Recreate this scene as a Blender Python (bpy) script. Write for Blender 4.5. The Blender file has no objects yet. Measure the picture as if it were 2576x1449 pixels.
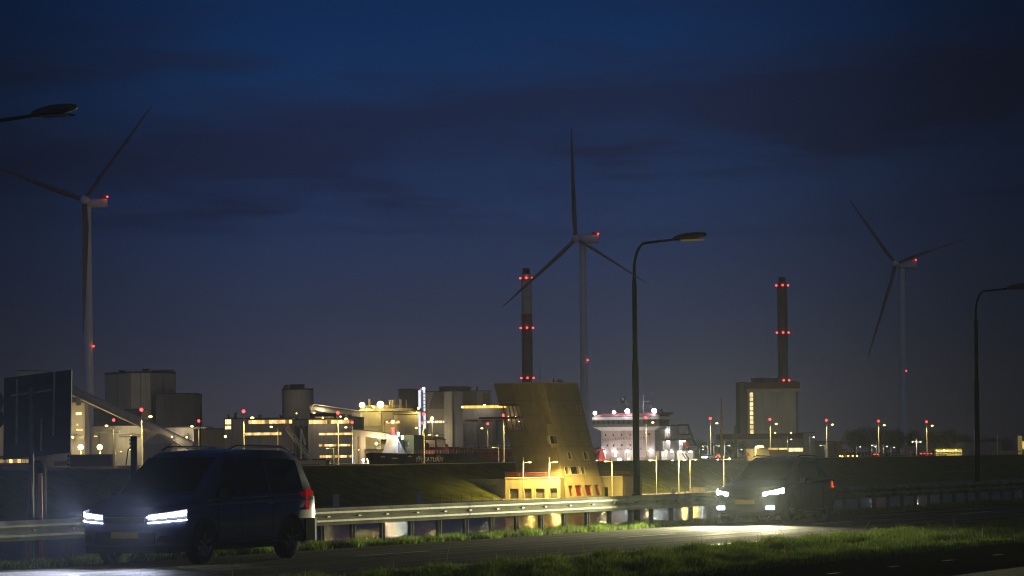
import bpy, math, random
import numpy as np
from mathutils import Vector, Matrix

RND = random.Random(11)
SC = bpy.context.scene
COL = SC.collection

# ------------------------------------------------------------------ camera / survey geometry
F = 8050.0            # focal length in survey pixels (survey picture is 2576 wide)
CX, CY = 1288.0, 1146.5
ROLL = math.radians(0.65)
HAZE = .00013
CZ = 1.75             # eye height above the road
cr, sr = math.cos(ROLL), math.sin(ROLL)

def W(u, v, Y):
    """point at distance Y (metres, along +Y) seen at survey pixel u, v"""
    dx, dy = (u - CX) / F, -(v - CY) / F
    return Vector(((dx * cr + dy * sr) * Y, Y, (-dx * sr + dy * cr) * Y + CZ))

AL = math.radians(64.7)                       # bearing shared by the road, the canal and the lock
DV = Vector((math.cos(AL), math.sin(AL), 0))  # along the road, away from us
NV = Vector((math.sin(AL), -math.cos(AL), 0)) # across, towards our side
ROT = AL - math.pi / 2                        # z rotation of a frame with x across (NV), y along (DV)

def st(s, t, z=0.0):
    p = NV * s + DV * t
    return Vector((p.x, p.y, z))

def place(u, s, z=0.0, v=1150):
    """ground point at lateral offset s seen in picture column u"""
    dx, dy = (u - CX) / F, -(v - CY) / F
    q = dx * cr + dy * sr
    Y = s / (NV.x * q + NV.y)
    return Vector((q * Y, Y, z))

def tof(p):
    return p.x * DV.x + p.y * DV.y

# ------------------------------------------------------------------ materials
def nt(name):
    m = bpy.data.materials.new(name); m.use_nodes = True
    t = m.node_tree
    for nd in list(t.nodes): t.nodes.remove(nd)
    o = t.nodes.new('ShaderNodeOutputMaterial')
    return m, t, o

def mat(name, col, rough=.7, metal=0., var=.25, scale=1.5, bump=0., bscale=None, spec=.4, stretch=None, streak=0., island=0., coat=0.):
    m, t, o = nt(name); N, L = t.nodes, t.links
    b = N.new('ShaderNodeBsdfPrincipled'); L.new(b.outputs[0], o.inputs[0])
    b.inputs['Roughness'].default_value = rough; b.inputs['Metallic'].default_value = metal
    b.inputs['Specular IOR Level'].default_value = spec
    b.inputs['Coat Weight'].default_value = coat; b.inputs['Coat Roughness'].default_value = .06
    g = N.new('ShaderNodeNewGeometry')
    mp = N.new('ShaderNodeMapping'); L.new(g.outputs['Position'], mp.inputs['Vector'])
    if stretch: mp.inputs['Scale'].default_value = stretch
    nz = N.new('ShaderNodeTexNoise'); L.new(mp.outputs[0], nz.inputs['Vector'])
    nz.inputs['Scale'].default_value = scale; nz.inputs['Detail'].default_value = 6
    rp = N.new('ShaderNodeMapRange'); L.new(nz.outputs['Fac'], rp.inputs['Value'])
    rp.inputs['From Min'].default_value = .3; rp.inputs['From Max'].default_value = .7
    rp.inputs['To Min'].default_value = 1 - var; rp.inputs['To Max'].default_value = 1 + var
    last = rp.outputs[0]
    if streak:
        m2 = N.new('ShaderNodeMapping'); L.new(g.outputs['Position'], m2.inputs['Vector'])
        m2.inputs['Scale'].default_value = (1, 1, .04)
        n2 = N.new('ShaderNodeTexNoise'); L.new(m2.outputs[0], n2.inputs['Vector']); n2.inputs['Scale'].default_value = 1.3; n2.inputs['Detail'].default_value = 5
        r2 = N.new('ShaderNodeMapRange'); L.new(n2.outputs['Fac'], r2.inputs['Value'])
        r2.inputs['From Min'].default_value = .35; r2.inputs['From Max'].default_value = .65
        r2.inputs['To Min'].default_value = 1 - streak; r2.inputs['To Max'].default_value = 1 + streak * .5
        mu = N.new('ShaderNodeMath'); mu.operation = 'MULTIPLY'; L.new(last, mu.inputs[0]); L.new(r2.outputs[0], mu.inputs[1]); last = mu.outputs[0]
    if island:
        r3 = N.new('ShaderNodeMapRange'); L.new(g.outputs['Random Per Island'], r3.inputs['Value'])
        r3.inputs['To Min'].default_value = 1 - island; r3.inputs['To Max'].default_value = 1 + island
        mu = N.new('ShaderNodeMath'); mu.operation = 'MULTIPLY'; L.new(last, mu.inputs[0]); L.new(r3.outputs[0], mu.inputs[1]); last = mu.outputs[0]
    vm = N.new('ShaderNodeVectorMath'); vm.operation = 'SCALE'
    vm.inputs[0].default_value = col[:3]; L.new(last, vm.inputs['Scale'])
    L.new(vm.outputs[0], b.inputs['Base Color'])
    if bump:
        n3 = N.new('ShaderNodeTexNoise'); L.new(mp.outputs[0], n3.inputs['Vector']); n3.inputs['Scale'].default_value = bscale or scale * 6; n3.inputs['Detail'].default_value = 4
        bp = N.new('ShaderNodeBump'); bp.inputs['Strength'].default_value = bump; bp.inputs['Distance'].default_value = .1
        L.new(n3.outputs['Fac'], bp.inputs['Height']); L.new(bp.outputs[0], b.inputs['Normal'])
    return m

def emit(name, col, strength, var=0., scale=(1, 1, 1), nscale=.6, sample=False):
    m, t, o = nt(name); N, L = t.nodes, t.links
    e = N.new('ShaderNodeEmission'); L.new(e.outputs[0], o.inputs[0])
    e.inputs['Color'].default_value = (*col, 1); e.inputs['Strength'].default_value = strength
    if var:
        g = N.new('ShaderNodeNewGeometry'); mp = N.new('ShaderNodeMapping'); L.new(g.outputs['Position'], mp.inputs[0]); mp.inputs['Scale'].default_value = scale
        nz = N.new('ShaderNodeTexNoise'); L.new(mp.outputs[0], nz.inputs[0]); nz.inputs['Scale'].default_value = nscale; nz.inputs['Detail'].default_value = 5; nz.inputs['Roughness'].default_value = .7
        r = N.new('ShaderNodeMapRange'); L.new(nz.outputs['Fac'], r.inputs[0]); r.inputs['From Min'].default_value = .33; r.inputs['From Max'].default_value = .67
        r.inputs['To Min'].default_value = strength * (1 - var); r.inputs['To Max'].default_value = strength * (1 + var)
        L.new(r.outputs[0], e.inputs['Strength'])
    m.cycles.emission_sampling = 'FRONT' if sample else 'NONE'
    return m

M = {}
M['concrete'] = mat('concrete', (.36, .34, .31), .85, var=.12, scale=.25, streak=.12, bump=.15)
M['tower'] = mat('tower_concrete', (.32, .27, .155), .8, var=.10, scale=.5, streak=.07, bump=.25, bscale=1.2)
M['pale_wall'] = mat('pale_wall', (.50, .48, .40), .8, var=.10, scale=.12, streak=.12)
M['wing_wall'] = mat('sand_coloured_concrete', (.31, .275, .175), .85, var=.10, scale=.4, streak=.15)
M['grey_wall'] = mat('grey_wall', (.38, .355, .34), .8, var=.10, scale=.1, streak=.15)
M['dark_wall'] = mat('dark_wall', (.17, .16, .16), .75, var=.15, scale=.15, streak=.15)
M['blue_wall'] = mat('blue_grey_cladding', (.21, .21, .26), .7, var=.08, scale=.1, streak=.12)
M['roof'] = mat('roofing_felt', (.06, .058, .06), .9, var=.2, scale=.3)
M['red_clad'] = mat('red_cladding', (.20, .045, .04), .7, var=.12, scale=.2, streak=.1)
M['cream'] = mat('cream_trim', (.50, .46, .38), .75, var=.08, scale=.3)
M['white'] = mat('white_paint', (.74, .73, .72), .5, var=.06, scale=.3, streak=.10)
M['ship_white'] = mat('ship_white_paint', (.66, .56, .54), .55, var=.05, scale=.5, streak=.16)
M['ship_red'] = mat('ship_red_paint', (.42, .06, .06), .55, var=.15, scale=.4, streak=.15)
M['roof_red'] = mat('faded_red_roof_paint', (.17, .05, .055), .7, var=.1, scale=.4)
M['deck_red'] = mat('deck_red_paint', (.26, .05, .05), .6, var=.2, scale=.4, streak=.2)
M['hull_dark'] = mat('dark_hull_paint', (.022, .025, .03), .45, var=.25, scale=.2, streak=.25)
M['hull_pink'] = mat('weathered_red_hull', (.40, .17, .17), .6, var=.2, scale=.3, streak=.25)
M['orange'] = mat('lifeboat_orange', (.80, .16, .03), .45, var=.06)
M['black_paint'] = mat('black_paint', (.018, .018, .022), .5, var=.2)
M['pole_dark'] = mat('dark_painted_steel', (.022, .024, .024), .8, var=.25, scale=2, bump=.05, spec=.15)
M['pole_pale'] = mat('galvanised_post', (.74, .73, .66), .5, metal=.0, var=.12, scale=2)
M['lum'] = mat('luminaire_housing', (.06, .06, .065), .5, var=.2, scale=4)
M['turbine'] = mat('turbine_white', (.72, .72, .80), .55, var=.05, scale=.05, streak=.06)
M['blade'] = mat('blade_gelcoat', (.14, .125, .14), .5, var=.06, scale=.1)
M['chim_pale'] = mat('pale_chimney_concrete', (.62, .56, .51), .85, var=.14, scale=.3, streak=.2)
M['chim_red'] = mat('faded_red_chimney_paint', (.33, .11, .115), .85, var=.2, scale=.3, streak=.2)
M['chim_dark'] = mat('dark_brown_chimney_concrete', (.21, .145, .14), .85, var=.2, scale=.3, streak=.2)
M['galv'] = mat('guard_rail_zinc', (.28, .285, .18), .62, metal=.0, var=.28, scale=1.6, streak=.25, bump=.06, bscale=9)
M['galv_post'] = mat('rail_post_zinc', (.12, .12, .12), .6, metal=.3, var=.3, scale=5)
def road_mat():
    m, t, o = nt('worn_asphalt'); N, L = t.nodes, t.links
    b = N.new('ShaderNodeBsdfPrincipled'); b.inputs['Specular IOR Level'].default_value = .2
    df = N.new('ShaderNodeBsdfDiffuse'); mxs = N.new('ShaderNodeMixShader'); mxs.inputs[0].default_value = .24
    L.new(df.outputs[0], mxs.inputs[1]); L.new(b.outputs[0], mxs.inputs[2]); L.new(mxs.outputs[0], o.inputs[0])
    g = N.new('ShaderNodeNewGeometry')
    def nz(rot, sc, det=5):
        mp = N.new('ShaderNodeMapping'); mp.vector_type = 'TEXTURE'; L.new(g.outputs['Position'], mp.inputs[0]); mp.inputs['Rotation'].default_value = (0, 0, rot); mp.inputs['Scale'].default_value = sc
        n = N.new('ShaderNodeTexNoise'); L.new(mp.outputs[0], n.inputs[0]); n.inputs['Scale'].default_value = 1; n.inputs['Detail'].default_value = det; return n.outputs['Fac']
    def mr(x, a, b_, c, d):
        r = N.new('ShaderNodeMapRange'); L.new(x, r.inputs[0])
        for k, q in enumerate((a, b_, c, d)): r.inputs[1 + k].default_value = q
        return r.outputs[0]
    def mul(a, c):
        r = N.new('ShaderNodeMath'); r.operation = 'MULTIPLY'; L.new(a, r.inputs[0]); L.new(c, r.inputs[1]); return r.outputs[0]
    track = mr(nz(AL, (40, .55, 1), 3), .35, .65, .6, 1.45)
    patch = mr(nz(AL, (6, 1.6, 1)), .38, .62, .75, 1.25)
    speck = mr(nz(0, (.016, .016, .016), 2), .40, .70, .45, 1.9)
    f = mul(mul(track, patch), speck)
    v = N.new('ShaderNodeVectorMath'); v.operation = 'SCALE'; v.inputs[0].default_value = (.105, .100, .080); L.new(f, v.inputs['Scale']); L.new(v.outputs[0], b.inputs['Base Color']); L.new(v.outputs[0], df.inputs[0])
    L.new(mr(track, .6, 1.45, .85, .66), b.inputs['Roughness'])
    bp = N.new('ShaderNodeBump'); bp.inputs['Strength'].default_value = .22; bp.inputs['Distance'].default_value = .01; L.new(speck, bp.inputs['Height']); L.new(bp.outputs[0], b.inputs['Normal']); L.new(bp.outputs[0], df.inputs['Normal'])
    return m
M['asphalt'] = road_mat()
M['path'] = mat('cycle_path_asphalt', (.014, .014, .014), .95, var=.3, scale=.8, bump=.4, bscale=40, spec=.0)
M['line'] = mat('road_marking_paint', (.55, .55, .50), .55, var=.35, scale=3, bump=.3, bscale=40)
M['soil'] = mat('grassy_soil', (.028, .034, .014), .95, var=.5, scale=1.2, bump=.6, bscale=6, spec=.1)
M['dyke'] = mat('dyke_grass', (.075, .088, .022), .95, var=.5, scale=.35, bump=1., bscale=.8, spec=.05)
M['platform'] = mat('quay_paving', (.16, .155, .145), .9, var=.2, scale=.3, spec=.15)
M['mud'] = mat('canal_bed', (.03, .03, .028), .95)
M['blades'] = mat('grass_blades', (.13, .20, .030), .6, var=.4, scale=.9, island=.55, spec=.25)
M['dry_blades'] = mat('dry_grass_blades', (.17, .15, .065), .65, var=.3, scale=1.5, island=.5, spec=.25)
M['twigs'] = mat('bare_twigs', (.030, .024, .020), .95, var=.3, scale=.4)
M['bark'] = mat('bark', (.05, .04, .03), .95, var=.3, scale=1)
M['glass_dark'] = mat('dark_glass', (.012, .014, .017), .08, var=.1, spec=.6)
M['car_glass'] = mat('car_glass', (.010, .011, .014), .05, var=.1, spec=.7)
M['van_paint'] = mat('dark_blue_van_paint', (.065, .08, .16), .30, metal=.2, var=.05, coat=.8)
M['van_belt_sheen'] = mat('painted_belt_sheen', (.17, .18, .24), .30, metal=.3, var=.05, coat=.8)
M['suv_paint'] = mat('dark_green_car_paint', (.013, .026, .026), .28, metal=.3, var=.05, coat=.8)
M['car_black'] = mat('black_plastic', (.012, .012, .013), .6, var=.1)
M['tyre'] = mat('tyre_rubber', (.015, .015, .015), .85, var=.15)
M['rim'] = mat('alloy_rim', (.35, .35, .36), .35, metal=.8, var=.05)
M['lamp_red_glass'] = mat('red_lamp_glass', (.28, .012, .015), .2, var=.05, coat=.6)
M['plate'] = mat('yellow_number_plate', (.55, .38, .04), .5, var=.05)
M['sign_frame'] = mat('sign_frame_steel', (.30, .31, .32), .6, var=.3, scale=4)
M['sign_back'] = mat('sign_back_aluminium', (.040, .043, .050), .6, metal=.2, var=.25, scale=3)
M['red_rail'] = mat('red_railing_paint', (.38, .09, .09), .5, var=.08)
M['red_dark'] = mat('red_frame_paint', (.22, .018, .02), .5, var=.1)
M['red_door'] = mat('red_lacquered_door', (.20, .014, .014), .5, var=.1)
M['shutter'] = mat('grey_roller_shutter', (.085, .08, .075), .7, var=.15, scale=3)
M['interior'] = mat('control_room_lining', (.16, .15, .12), .7)
M['letter_red'] = mat('red_lettering', (.30, .05, .06), .6, var=.1)
M['letter_grey'] = mat('grey_lettering', (.62, .63, .64), .6, var=.15)
M['green_box'] = mat('green_deck_house', (.12, .16, .11), .7, var=.1)
M['tank_red'] = mat('red_tank_paint', (.40, .04, .05), .38, var=.12, scale=.3, streak=.12)
M['crane_lattice'] = mat('grey_crane_steel', (.16, .16, .18), .6, var=.15)
M['tube_yellow'] = mat('pale_conveyor_cladding', (.50, .46, .36), .7, var=.12, scale=.3, streak=.15)
M['rust'] = mat('rusty_mast', (.32, .20, .13), .8, var=.2, scale=1)

WARM = (1, .60, .17)
M['win_a'] = emit('lit_window_warm', (1, .64, .19), 2.0, .55, (1.8, .4, .35), .7)
M['win_b'] = emit('lit_window_amber', (1, .58, .14), 1.5, .6, (2.2, .4, .5), .8)
M['win_c'] = emit('lit_window_pale', (1, .72, .34), 2.4, .5, (1.5, .4, .6), .8)
M['win_dim'] = emit('dim_window', (1, .6, .22), .35, .8, (1.2, .4, .6), .8)
M['stair'] = emit('lit_stair_glass', (1, .72, .30), 1.3, .6, (.8, .4, .9), .35)
M['strip'] = emit('lit_gallery_strip', (1, .62, .10), 1.5, .45, (1, .4, .4), .25)
M['white_tube'] = emit('white_light_strip', (.82, .88, 1), 1.2, .35, (.3, .3, 1), .2)
M['cabin_white'] = emit('lit_white_deck', (1, .93, .74), 1.1, .45, (1.5, 1.5, .8), .6)
M['red_light'] = emit('red_beacon', (1, .035, .03), 9)
M['sodium'] = emit('sodium_lamp', (1, .72, .19), 6)
M['flood'] = emit('sodium_floodlight', (1, .72, .20), 14)
M['led'] = emit('white_led_lamp', (.92, 1, .95), 18)
M['ship_flood'] = emit('white_ship_floodlight', (.88, 1, 1), 60)
M['headlamp'] = emit('headlamp_lens', (.92, .96, 1), 40)
M['lens_glow'] = emit('headlamp_housing', (.55, .62, 1), .55, .5, (4, 4, 9), 3)
M['drl'] = emit('running_light', (.95, 1, 1), 12)
M['head_suv'] = emit('car_headlamp_lens', (.95, 1, .95), 40)
M['tail'] = emit('tail_lamp', (1, .10, .01), 2.2)
M['tail_dim'] = emit('red_tail_lamp', (1, .02, .02), .22)
M['orange_light'] = emit('orange_lamp', (1, .42, .08), 8)
M['painted_glow'] = emit('painted_orange_glow', (1, .6, .16), .10)  # faint orange glow painted on parts that give no light

for k_ in ('blades', 'dry_blades'):
    t_ = M[k_].node_tree; b_ = [n for n in t_.nodes if n.type == 'BSDF_PRINCIPLED'][0]; o_ = [n for n in t_.nodes if n.type == 'OUTPUT_MATERIAL'][0]
    tr_ = t_.nodes.new('ShaderNodeBsdfTranslucent'); src = b_.inputs['Base Color'].links[0].from_socket
    t_.links.new(src, tr_.inputs[0]); mx_ = t_.nodes.new('ShaderNodeMixShader'); mx_.inputs[0].default_value = .55
    t_.links.new(b_.outputs[0], mx_.inputs[1]); t_.links.new(tr_.outputs[0], mx_.inputs[2]); t_.links.new(mx_.outputs[0], o_.inputs[0])

# ------------------------------------------------------------------ object helpers
MATS = {}   # top-level object name -> world matrix

class MB:
    def __init__(s): s.v = []; s.f = []
    def add(s, vs, fs):
        b = len(s.v); s.v += [tuple(p) for p in vs]; s.f += [tuple(i + b for i in f) for f in fs]; return s
    def quad(s, a, b, c, d): return s.add([a, b, c, d], [(0, 1, 2, 3)])
    def box(s, x0, x1, y0, y1, z0, z1):
        return s.add([(x0, y0, z0), (x1, y0, z0), (x1, y1, z0), (x0, y1, z0), (x0, y0, z1), (x1, y0, z1), (x1, y1, z1), (x0, y1, z1)],
                     [(0, 3, 2, 1), (4, 5, 6, 7), (0, 1, 5, 4), (1, 2, 6, 5), (2, 3, 7, 6), (3, 0, 4, 7)])
    def hexa(s, p):  # eight points ordered as in box
        return s.add(p, [(0, 3, 2, 1), (4, 5, 6, 7), (0, 1, 5, 4), (1, 2, 6, 5), (2, 3, 7, 6), (3, 0, 4, 7)])
    def beam(s, a, b, w, h=None):
        a, b = Vector(a), Vector(b); h = h or w
        z = (b - a).normalized(); up = Vector((0, 0, 1)) if abs(z.z) < .9 else Vector((0, 1, 0))
        x = z.cross(up).normalized(); y = x.cross(z)
        vs = []
        for p in (a, b):
            for i, j in ((-1, -1), (1, -1), (1, 1), (-1, 1)): vs.append(p + x * (i * w / 2) + y * (j * h / 2))
        return s.add(vs, [(0, 1, 2, 3), (7, 6, 5, 4), (0, 4, 5, 1), (1, 5, 6, 2), (2, 6, 7, 3), (3, 7, 4, 0)])
    def tube(s, pts, rad, n=12, caps=True):
        pts = [Vector(p) for p in pts]
        if not isinstance(rad, (list, tuple)): rad = [rad] * len(pts)
        vs, fs = [], []
        for i, p in enumerate(pts):
            t = (pts[min(i + 1, len(pts) - 1)] - pts[max(i - 1, 0)]).normalized()
            up = Vector((0, 1, 0)) if abs(t.y) < .9 else Vector((1, 0, 0))
            x = t.cross(up).normalized(); y = x.cross(t)
            for k in range(n):
                a = 2 * math.pi * k / n; vs.append(p + (x * math.cos(a) + y * math.sin(a)) * rad[i])
        for i in range(len(pts) - 1):
            for k in range(n):
                fs.append((i * n + k, i * n + (k + 1) % n, (i + 1) * n + (k + 1) % n, (i + 1) * n + k))
        if caps:
            fs.append(tuple(range(n))[::-1]); fs.append(tuple((len(pts) - 1) * n + k for k in range(n)))
        return s.add(vs, fs)
    def ball(s, c, r, n=8, m=5, sz=1.):
        c = Vector(c); vs = [c + Vector((0, 0, -r * sz))]; fs = []
        for i in range(1, m):
            a = math.pi * i / m - math.pi / 2
            for k in range(n):
                b = 2 * math.pi * k / n; vs.append(c + Vector((math.cos(a) * math.cos(b) * r, math.cos(a) * math.sin(b) * r, math.sin(a) * r * sz)))
        vs.append(c + Vector((0, 0, r * sz)))
        for k in range(n): fs.append((0, 1 + (k + 1) % n, 1 + k))
        for i in range(m - 2):
            for k in range(n): fs.append((1 + i * n + k, 1 + i * n + (k + 1) % n, 1 + (i + 1) * n + (k + 1) % n, 1 + (i + 1) * n + k))
        t = len(vs) - 1; o = 1 + (m - 2) * n
        for k in range(n): fs.append((o + k, o + (k + 1) % n, t))
        return s.add(vs, fs)
    def prism(s, lo, hi):   # two matching rings (bottom, top)
        n = len(lo)
        return s.add(list(lo) + list(hi), [tuple(range(n))[::-1], tuple(range(n, 2 * n))] + [(k, (k + 1) % n, n + (k + 1) % n, n + k) for k in range(n)])
    def build(s, name, m, parent=None, smooth=False, local=False, label=None, kind=None):
        me = bpy.data.meshes.new(name)
        loc = None; vs = s.v
        if parent is not None:
            if not local:
                iv = MATS[parent['_root']].inverted(); vs = [tuple(iv @ Vector(p)) for p in vs]
        elif kind is None:
            a = np.array(vs); loc = Vector(((a[:, 0].min() + a[:, 0].max()) / 2, (a[:, 1].min() + a[:, 1].max()) / 2, a[:, 2].min()))
            vs = [tuple(Vector(p) - loc) for p in vs]
        me.from_pydata(vs, [], s.f); me.update()
        me.materials.append(M[m] if isinstance(m, str) else m)
        if smooth:
            me.polygons.foreach_set('use_smooth', [True] * len(me.polygons)); me.set_sharp_from_angle(angle=math.radians(38))
        o = bpy.data.objects.new(name, me); COL.objects.link(o)
        if parent is not None: o.parent = parent; o['_root'] = parent['_root']
        else:
            if loc is not None: o.location = loc
            MATS[o.name] = Matrix.Translation(o.location); o['_root'] = o.name
        if label: o['label'] = label
        if kind: o['kind'] = kind
        return o

def tag(o, label, cat, group=None):
    o['label'] = label; o['category'] = cat
    if group: o['group'] = group
    return o

def thing(name, label, cat, loc=(0, 0, 0), rz=0., group=None):
    o = bpy.data.objects.new(name, None); COL.objects.link(o); o.empty_display_size = .5
    o.location = loc; o.rotation_euler = (0, 0, rz)
    MATS[o.name] = Matrix.Translation(Vector(loc)) @ Matrix.Rotation(rz, 4, 'Z'); o['_root'] = o.name
    return tag(o, label, cat, group)

def structure(name, mb, m):
    return mb.build(name, m, kind='structure')

def copy_thing(root, loc, label, rz=None, group=None):
    def rec(o, par):
        c = o.copy(); COL.objects.link(c); c.parent = par
        for ch in [k for k in o.children]: rec(ch, c)
        return c
    c = rec(root, None); c.location = loc; c['label'] = label
    if rz is not None: c.rotation_euler = (0, 0, rz)
    if group: c['group'] = group
    return c

def light(loc, power, col, kind='POINT', size=.15, target=None, cone=150, blend=.6):
    ld = bpy.data.lights.new('lamp_light', kind); ld.energy = power; ld.color = col; ld.shadow_soft_size = size
    lo = bpy.data.objects.new('lamp_light', ld); COL.objects.link(lo); lo.location = loc
    if kind == 'SPOT':
        ld.spot_size = math.radians(cone); ld.spot_blend = blend
        dr = Vector(target) - Vector(loc) if target is not None else Vector((0, 0, -1))
        lo.rotation_euler = dr.to_track_quat('-Z', 'Y').to_euler()
    return lo

SODIUM = (1, .72, .17)
COOL = (.85, .95, 1)

def facade(mb, BL, BR, TR, TL, holes, inward):
    """wall quad with rectangular openings (s0, s1, t0, t1); returns the recessed pane corners"""
    BL, BR, TR, TL = map(Vector, (BL, BR, TR, TL)); inward = Vector(inward)
    P = lambda s, t: (BL * (1 - s) + BR * s) * (1 - t) + (TL * (1 - s) + TR * s) * t
    S = sorted({0., 1.} | {round(h[i], 6) for h in holes for i in (0, 1)})
    T = sorted({0., 1.} | {round(h[i], 6) for h in holes for i in (2, 3)})
    for i in range(len(S) - 1):
        for j in range(len(T) - 1):
            sm, tm = (S[i] + S[i + 1]) / 2, (T[j] + T[j + 1]) / 2
            if any(h[0] < sm < h[1] and h[2] < tm < h[3] for h in holes): continue
            mb.quad(P(S[i], T[j]), P(S[i + 1], T[j]), P(S[i + 1], T[j + 1]), P(S[i], T[j + 1]))
    out = []
    for h in holes:
        c = [P(h[0], h[2]), P(h[1], h[2]), P(h[1], h[3]), P(h[0], h[3])]
        k = [p + inward for p in c]
        for a in range(4):
            b = (a + 1) % 4; mb.quad(c[a], c[b], k[b], k[a])
        out.append(k)
    return out

def pane(parent, q, m, bars=1, name='window', bar=.09, barm='dark_wall', label=None):
    o = MB().quad(*q).build(name, m, parent, label=label)
    if bars:
        a, b, c, d = q; off = Vector((0, -.03, 0)); fr = MB()
        for i in range(1, bars + 1):
            s = i / (bars + 1)
            fr.beam(a.lerp(b, s) + off, d.lerp(c, s) + off, bar, .05)
        fr.beam(a + off, b + off, bar, .05); fr.beam(d + off, c + off, bar, .05)
        fr.build('frame', barm, o)
    return o

def block(name, label, cat, u0, u1, vt, Y, dep, m, rows=(), group=None, roofm='roof', lip=.35, z0=-.4, right=None):
    """building block with its front facing us; rows = (ua, ub, va, vb, count, material[, bars])"""
    vm = (vt + 1150) / 2
    x0, x1 = W(u0, vm, Y).x, W(u1, vm, Y).x; z1 = W((u0 + u1) / 2, vt, Y).z
    r = thing(name, label, cat, ((x0 + x1) / 2, Y + dep / 2, 0), 0, group)
    wall = MB(); holes, info = [], []
    for row in rows:
        ua, ub, va, vb, nn, wm = row[:6]; bars = row[6] if len(row) > 6 else 1
        wms = wm if isinstance(wm, (list, tuple)) else [wm]
        for k in range(nn):
            a = W(ua + (ub - ua) * (k + .05) / nn, (va + vb) / 2, Y).x; b = W(ua + (ub - ua) * (k + .95) / nn, (va + vb) / 2, Y).x
            zb, zt = W((ua + ub) / 2, vb, Y).z, W((ua + ub) / 2, va, Y).z
            holes.append(((a - x0) / (x1 - x0), (b - x0) / (x1 - x0), (zb - z0) / (z1 - z0), (zt - z0) / (z1 - z0))); info.append((wms[k % len(wms)], bars))
    # neighbouring rows keep their own heights: one grid for all
    qs = facade(wall, (x0, Y, z0), (x1, Y, z0), (x1, Y, z1), (x0, Y, z1), holes, (0, .3, 0))
    wall.quad((x1, Y, z0), (x1, Y + dep, z0), (x1, Y + dep, z1), (x1, Y, z1))
    wall.quad((x0, Y + dep, z0), (x0, Y, z0), (x0, Y, z1), (x0, Y + dep, z1))
    wall.quad((x1, Y + dep, z0), (x0, Y + dep, z0), (x0, Y + dep, z1), (x1, Y + dep, z1))
    wall.build('wall', m, r)
    for q, (wm, bars) in zip(qs, info): pane(r, q, wm, bars)
    MB().box(x0 - .15, x1 + .15, Y - .15, Y + dep + .15, z1, z1 + lip).build('roof', roofm, r)
    r['_x0'], r['_x1'], r['_z1'], r['_y'] = x0, x1, z1 + lip, Y
    return r

def stub(r, u, v0, w, Y, name='vent', m='dark_wall', vb=None, round_=True):
    """a roof vent or stack on building r: top at v0"""
    p = W(u, v0, Y); zb = r['_z1'] if vb is None else W(u, vb, Y).z
    mb = MB()
    if round_: mb.tube([(p.x, Y, zb - .02), (p.x, Y, p.z - .3), (p.x, Y, p.z - .3), (p.x, Y, p.z)], [w * .42, w * .42, w * .52, w * .52], 10)
    else: mb.box(p.x - w / 2, p.x + w / 2, Y - w / 2, Y + w / 2, zb - .02, p.z)
    mb.build(name, m, r)

# ------------------------------------------------------------------ world
world = bpy.data.worlds.new('World'); SC.world = world; world.use_nodes = True
wt = world.node_tree; N, L = wt.nodes, wt.links
for nd in list(N): N.remove(nd)
wo = N.new('ShaderNodeOutputWorld'); bg = N.new('ShaderNodeBackground'); L.new(bg.outputs[0], wo.inputs[0])
sky = N.new('ShaderNodeTexSky'); sky.sky_type = 'NISHITA'; sky.sun_disc = False
sky.sun_elevation = math.radians(-4.0); sky.sun_rotation = math.radians(200); sky.air_density = 1.0; sky.dust_density = .6; sky.ozone_density = 3.0
tc = N.new('ShaderNodeTexCoord')
sep = N.new('ShaderNodeSeparateXYZ'); L.new(tc.outputs['Generated'], sep.inputs[0])
ramp = N.new('ShaderNodeValToRGB'); L.new(sep.outputs['Z'], ramp.inputs[0])
er = ramp.color_ramp; er.interpolation = 'B_SPLINE'
stops = [(0.0, (.053, .050, .066)), (.02, (.0435, .045, .070)), (.034, (.0315, .039, .077)), (.058, (.0185, .0335, .092)), (.082, (.0115, .031, .106)),
         (.105, (.0058, .030, .108)), (.125, (.0030, .027, .106)), (.145, (.0014, .021, .092)), (.35, (.002, .012, .045)), (1.0, (.0015, .007, .028))]
er.elements[0].position = stops[0][0]; er.elements[0].color = (*stops[0][1], 1)
er.elements[1].position = 1.0; er.elements[1].color = (*stops[-1][1], 1)
for p, c in stops[1:-1]:
    e = er.elements.new(p); e.color = (*c, 1)
# cloud streaks, laid out on the sky's own directions
def wnoise(scale, off, detail=5):
    mp = N.new('ShaderNodeMapping'); L.new(tc.outputs['Generated'], mp.inputs[0]); mp.inputs['Scale'].default_value = scale; mp.inputs['Location'].default_value = off
    nz = N.new('ShaderNodeTexNoise'); L.new(mp.outputs[0], nz.inputs[0]); nz.inputs['Scale'].default_value = 1; nz.inputs['Detail'].default_value = detail; nz.inputs['Roughness'].default_value = .55
    return nz.outputs['Fac']
def wmap(x, a, b, c, d):
    r = N.new('ShaderNodeMapRange'); r.interpolation_type = 'SMOOTHSTEP'; L.new(x, r.inputs[0])
    for i, q in enumerate((a, b, c, d)): r.inputs[1 + i].default_value = q
    return r.outputs[0]
def wmath(op, a, b):
    r = N.new('ShaderNodeMath'); r.operation = op
    for i, x in enumerate((a, b)):
        if isinstance(x, (int, float)): r.inputs[i].default_value = x
        else: L.new(x, r.inputs[i])
    return r.outputs[0]
big = wnoise((11, 11, 80), (3.1, .4, 2.2)); fine = wnoise((30, 30, 240), (1.7, 4, .3), 6)
wisp = wmath('ADD', wmath('MULTIPLY', big, .75), wmath('MULTIPLY', fine, .25))
c1 = wmap(wisp, .455, .66, 0, .8)
tilt = wmath('ADD', sep.outputs['Z'], wmath('ADD', wmath('MULTIPLY', sep.outputs['X'], -.09), wmath('MULTIPLY', wmath('ADD', big, -.5), .05)))
band = wmath('MULTIPLY', wmap(tilt, .074, .101, 0, 1), wmap(tilt, .124, .104, 0, 1))
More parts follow.
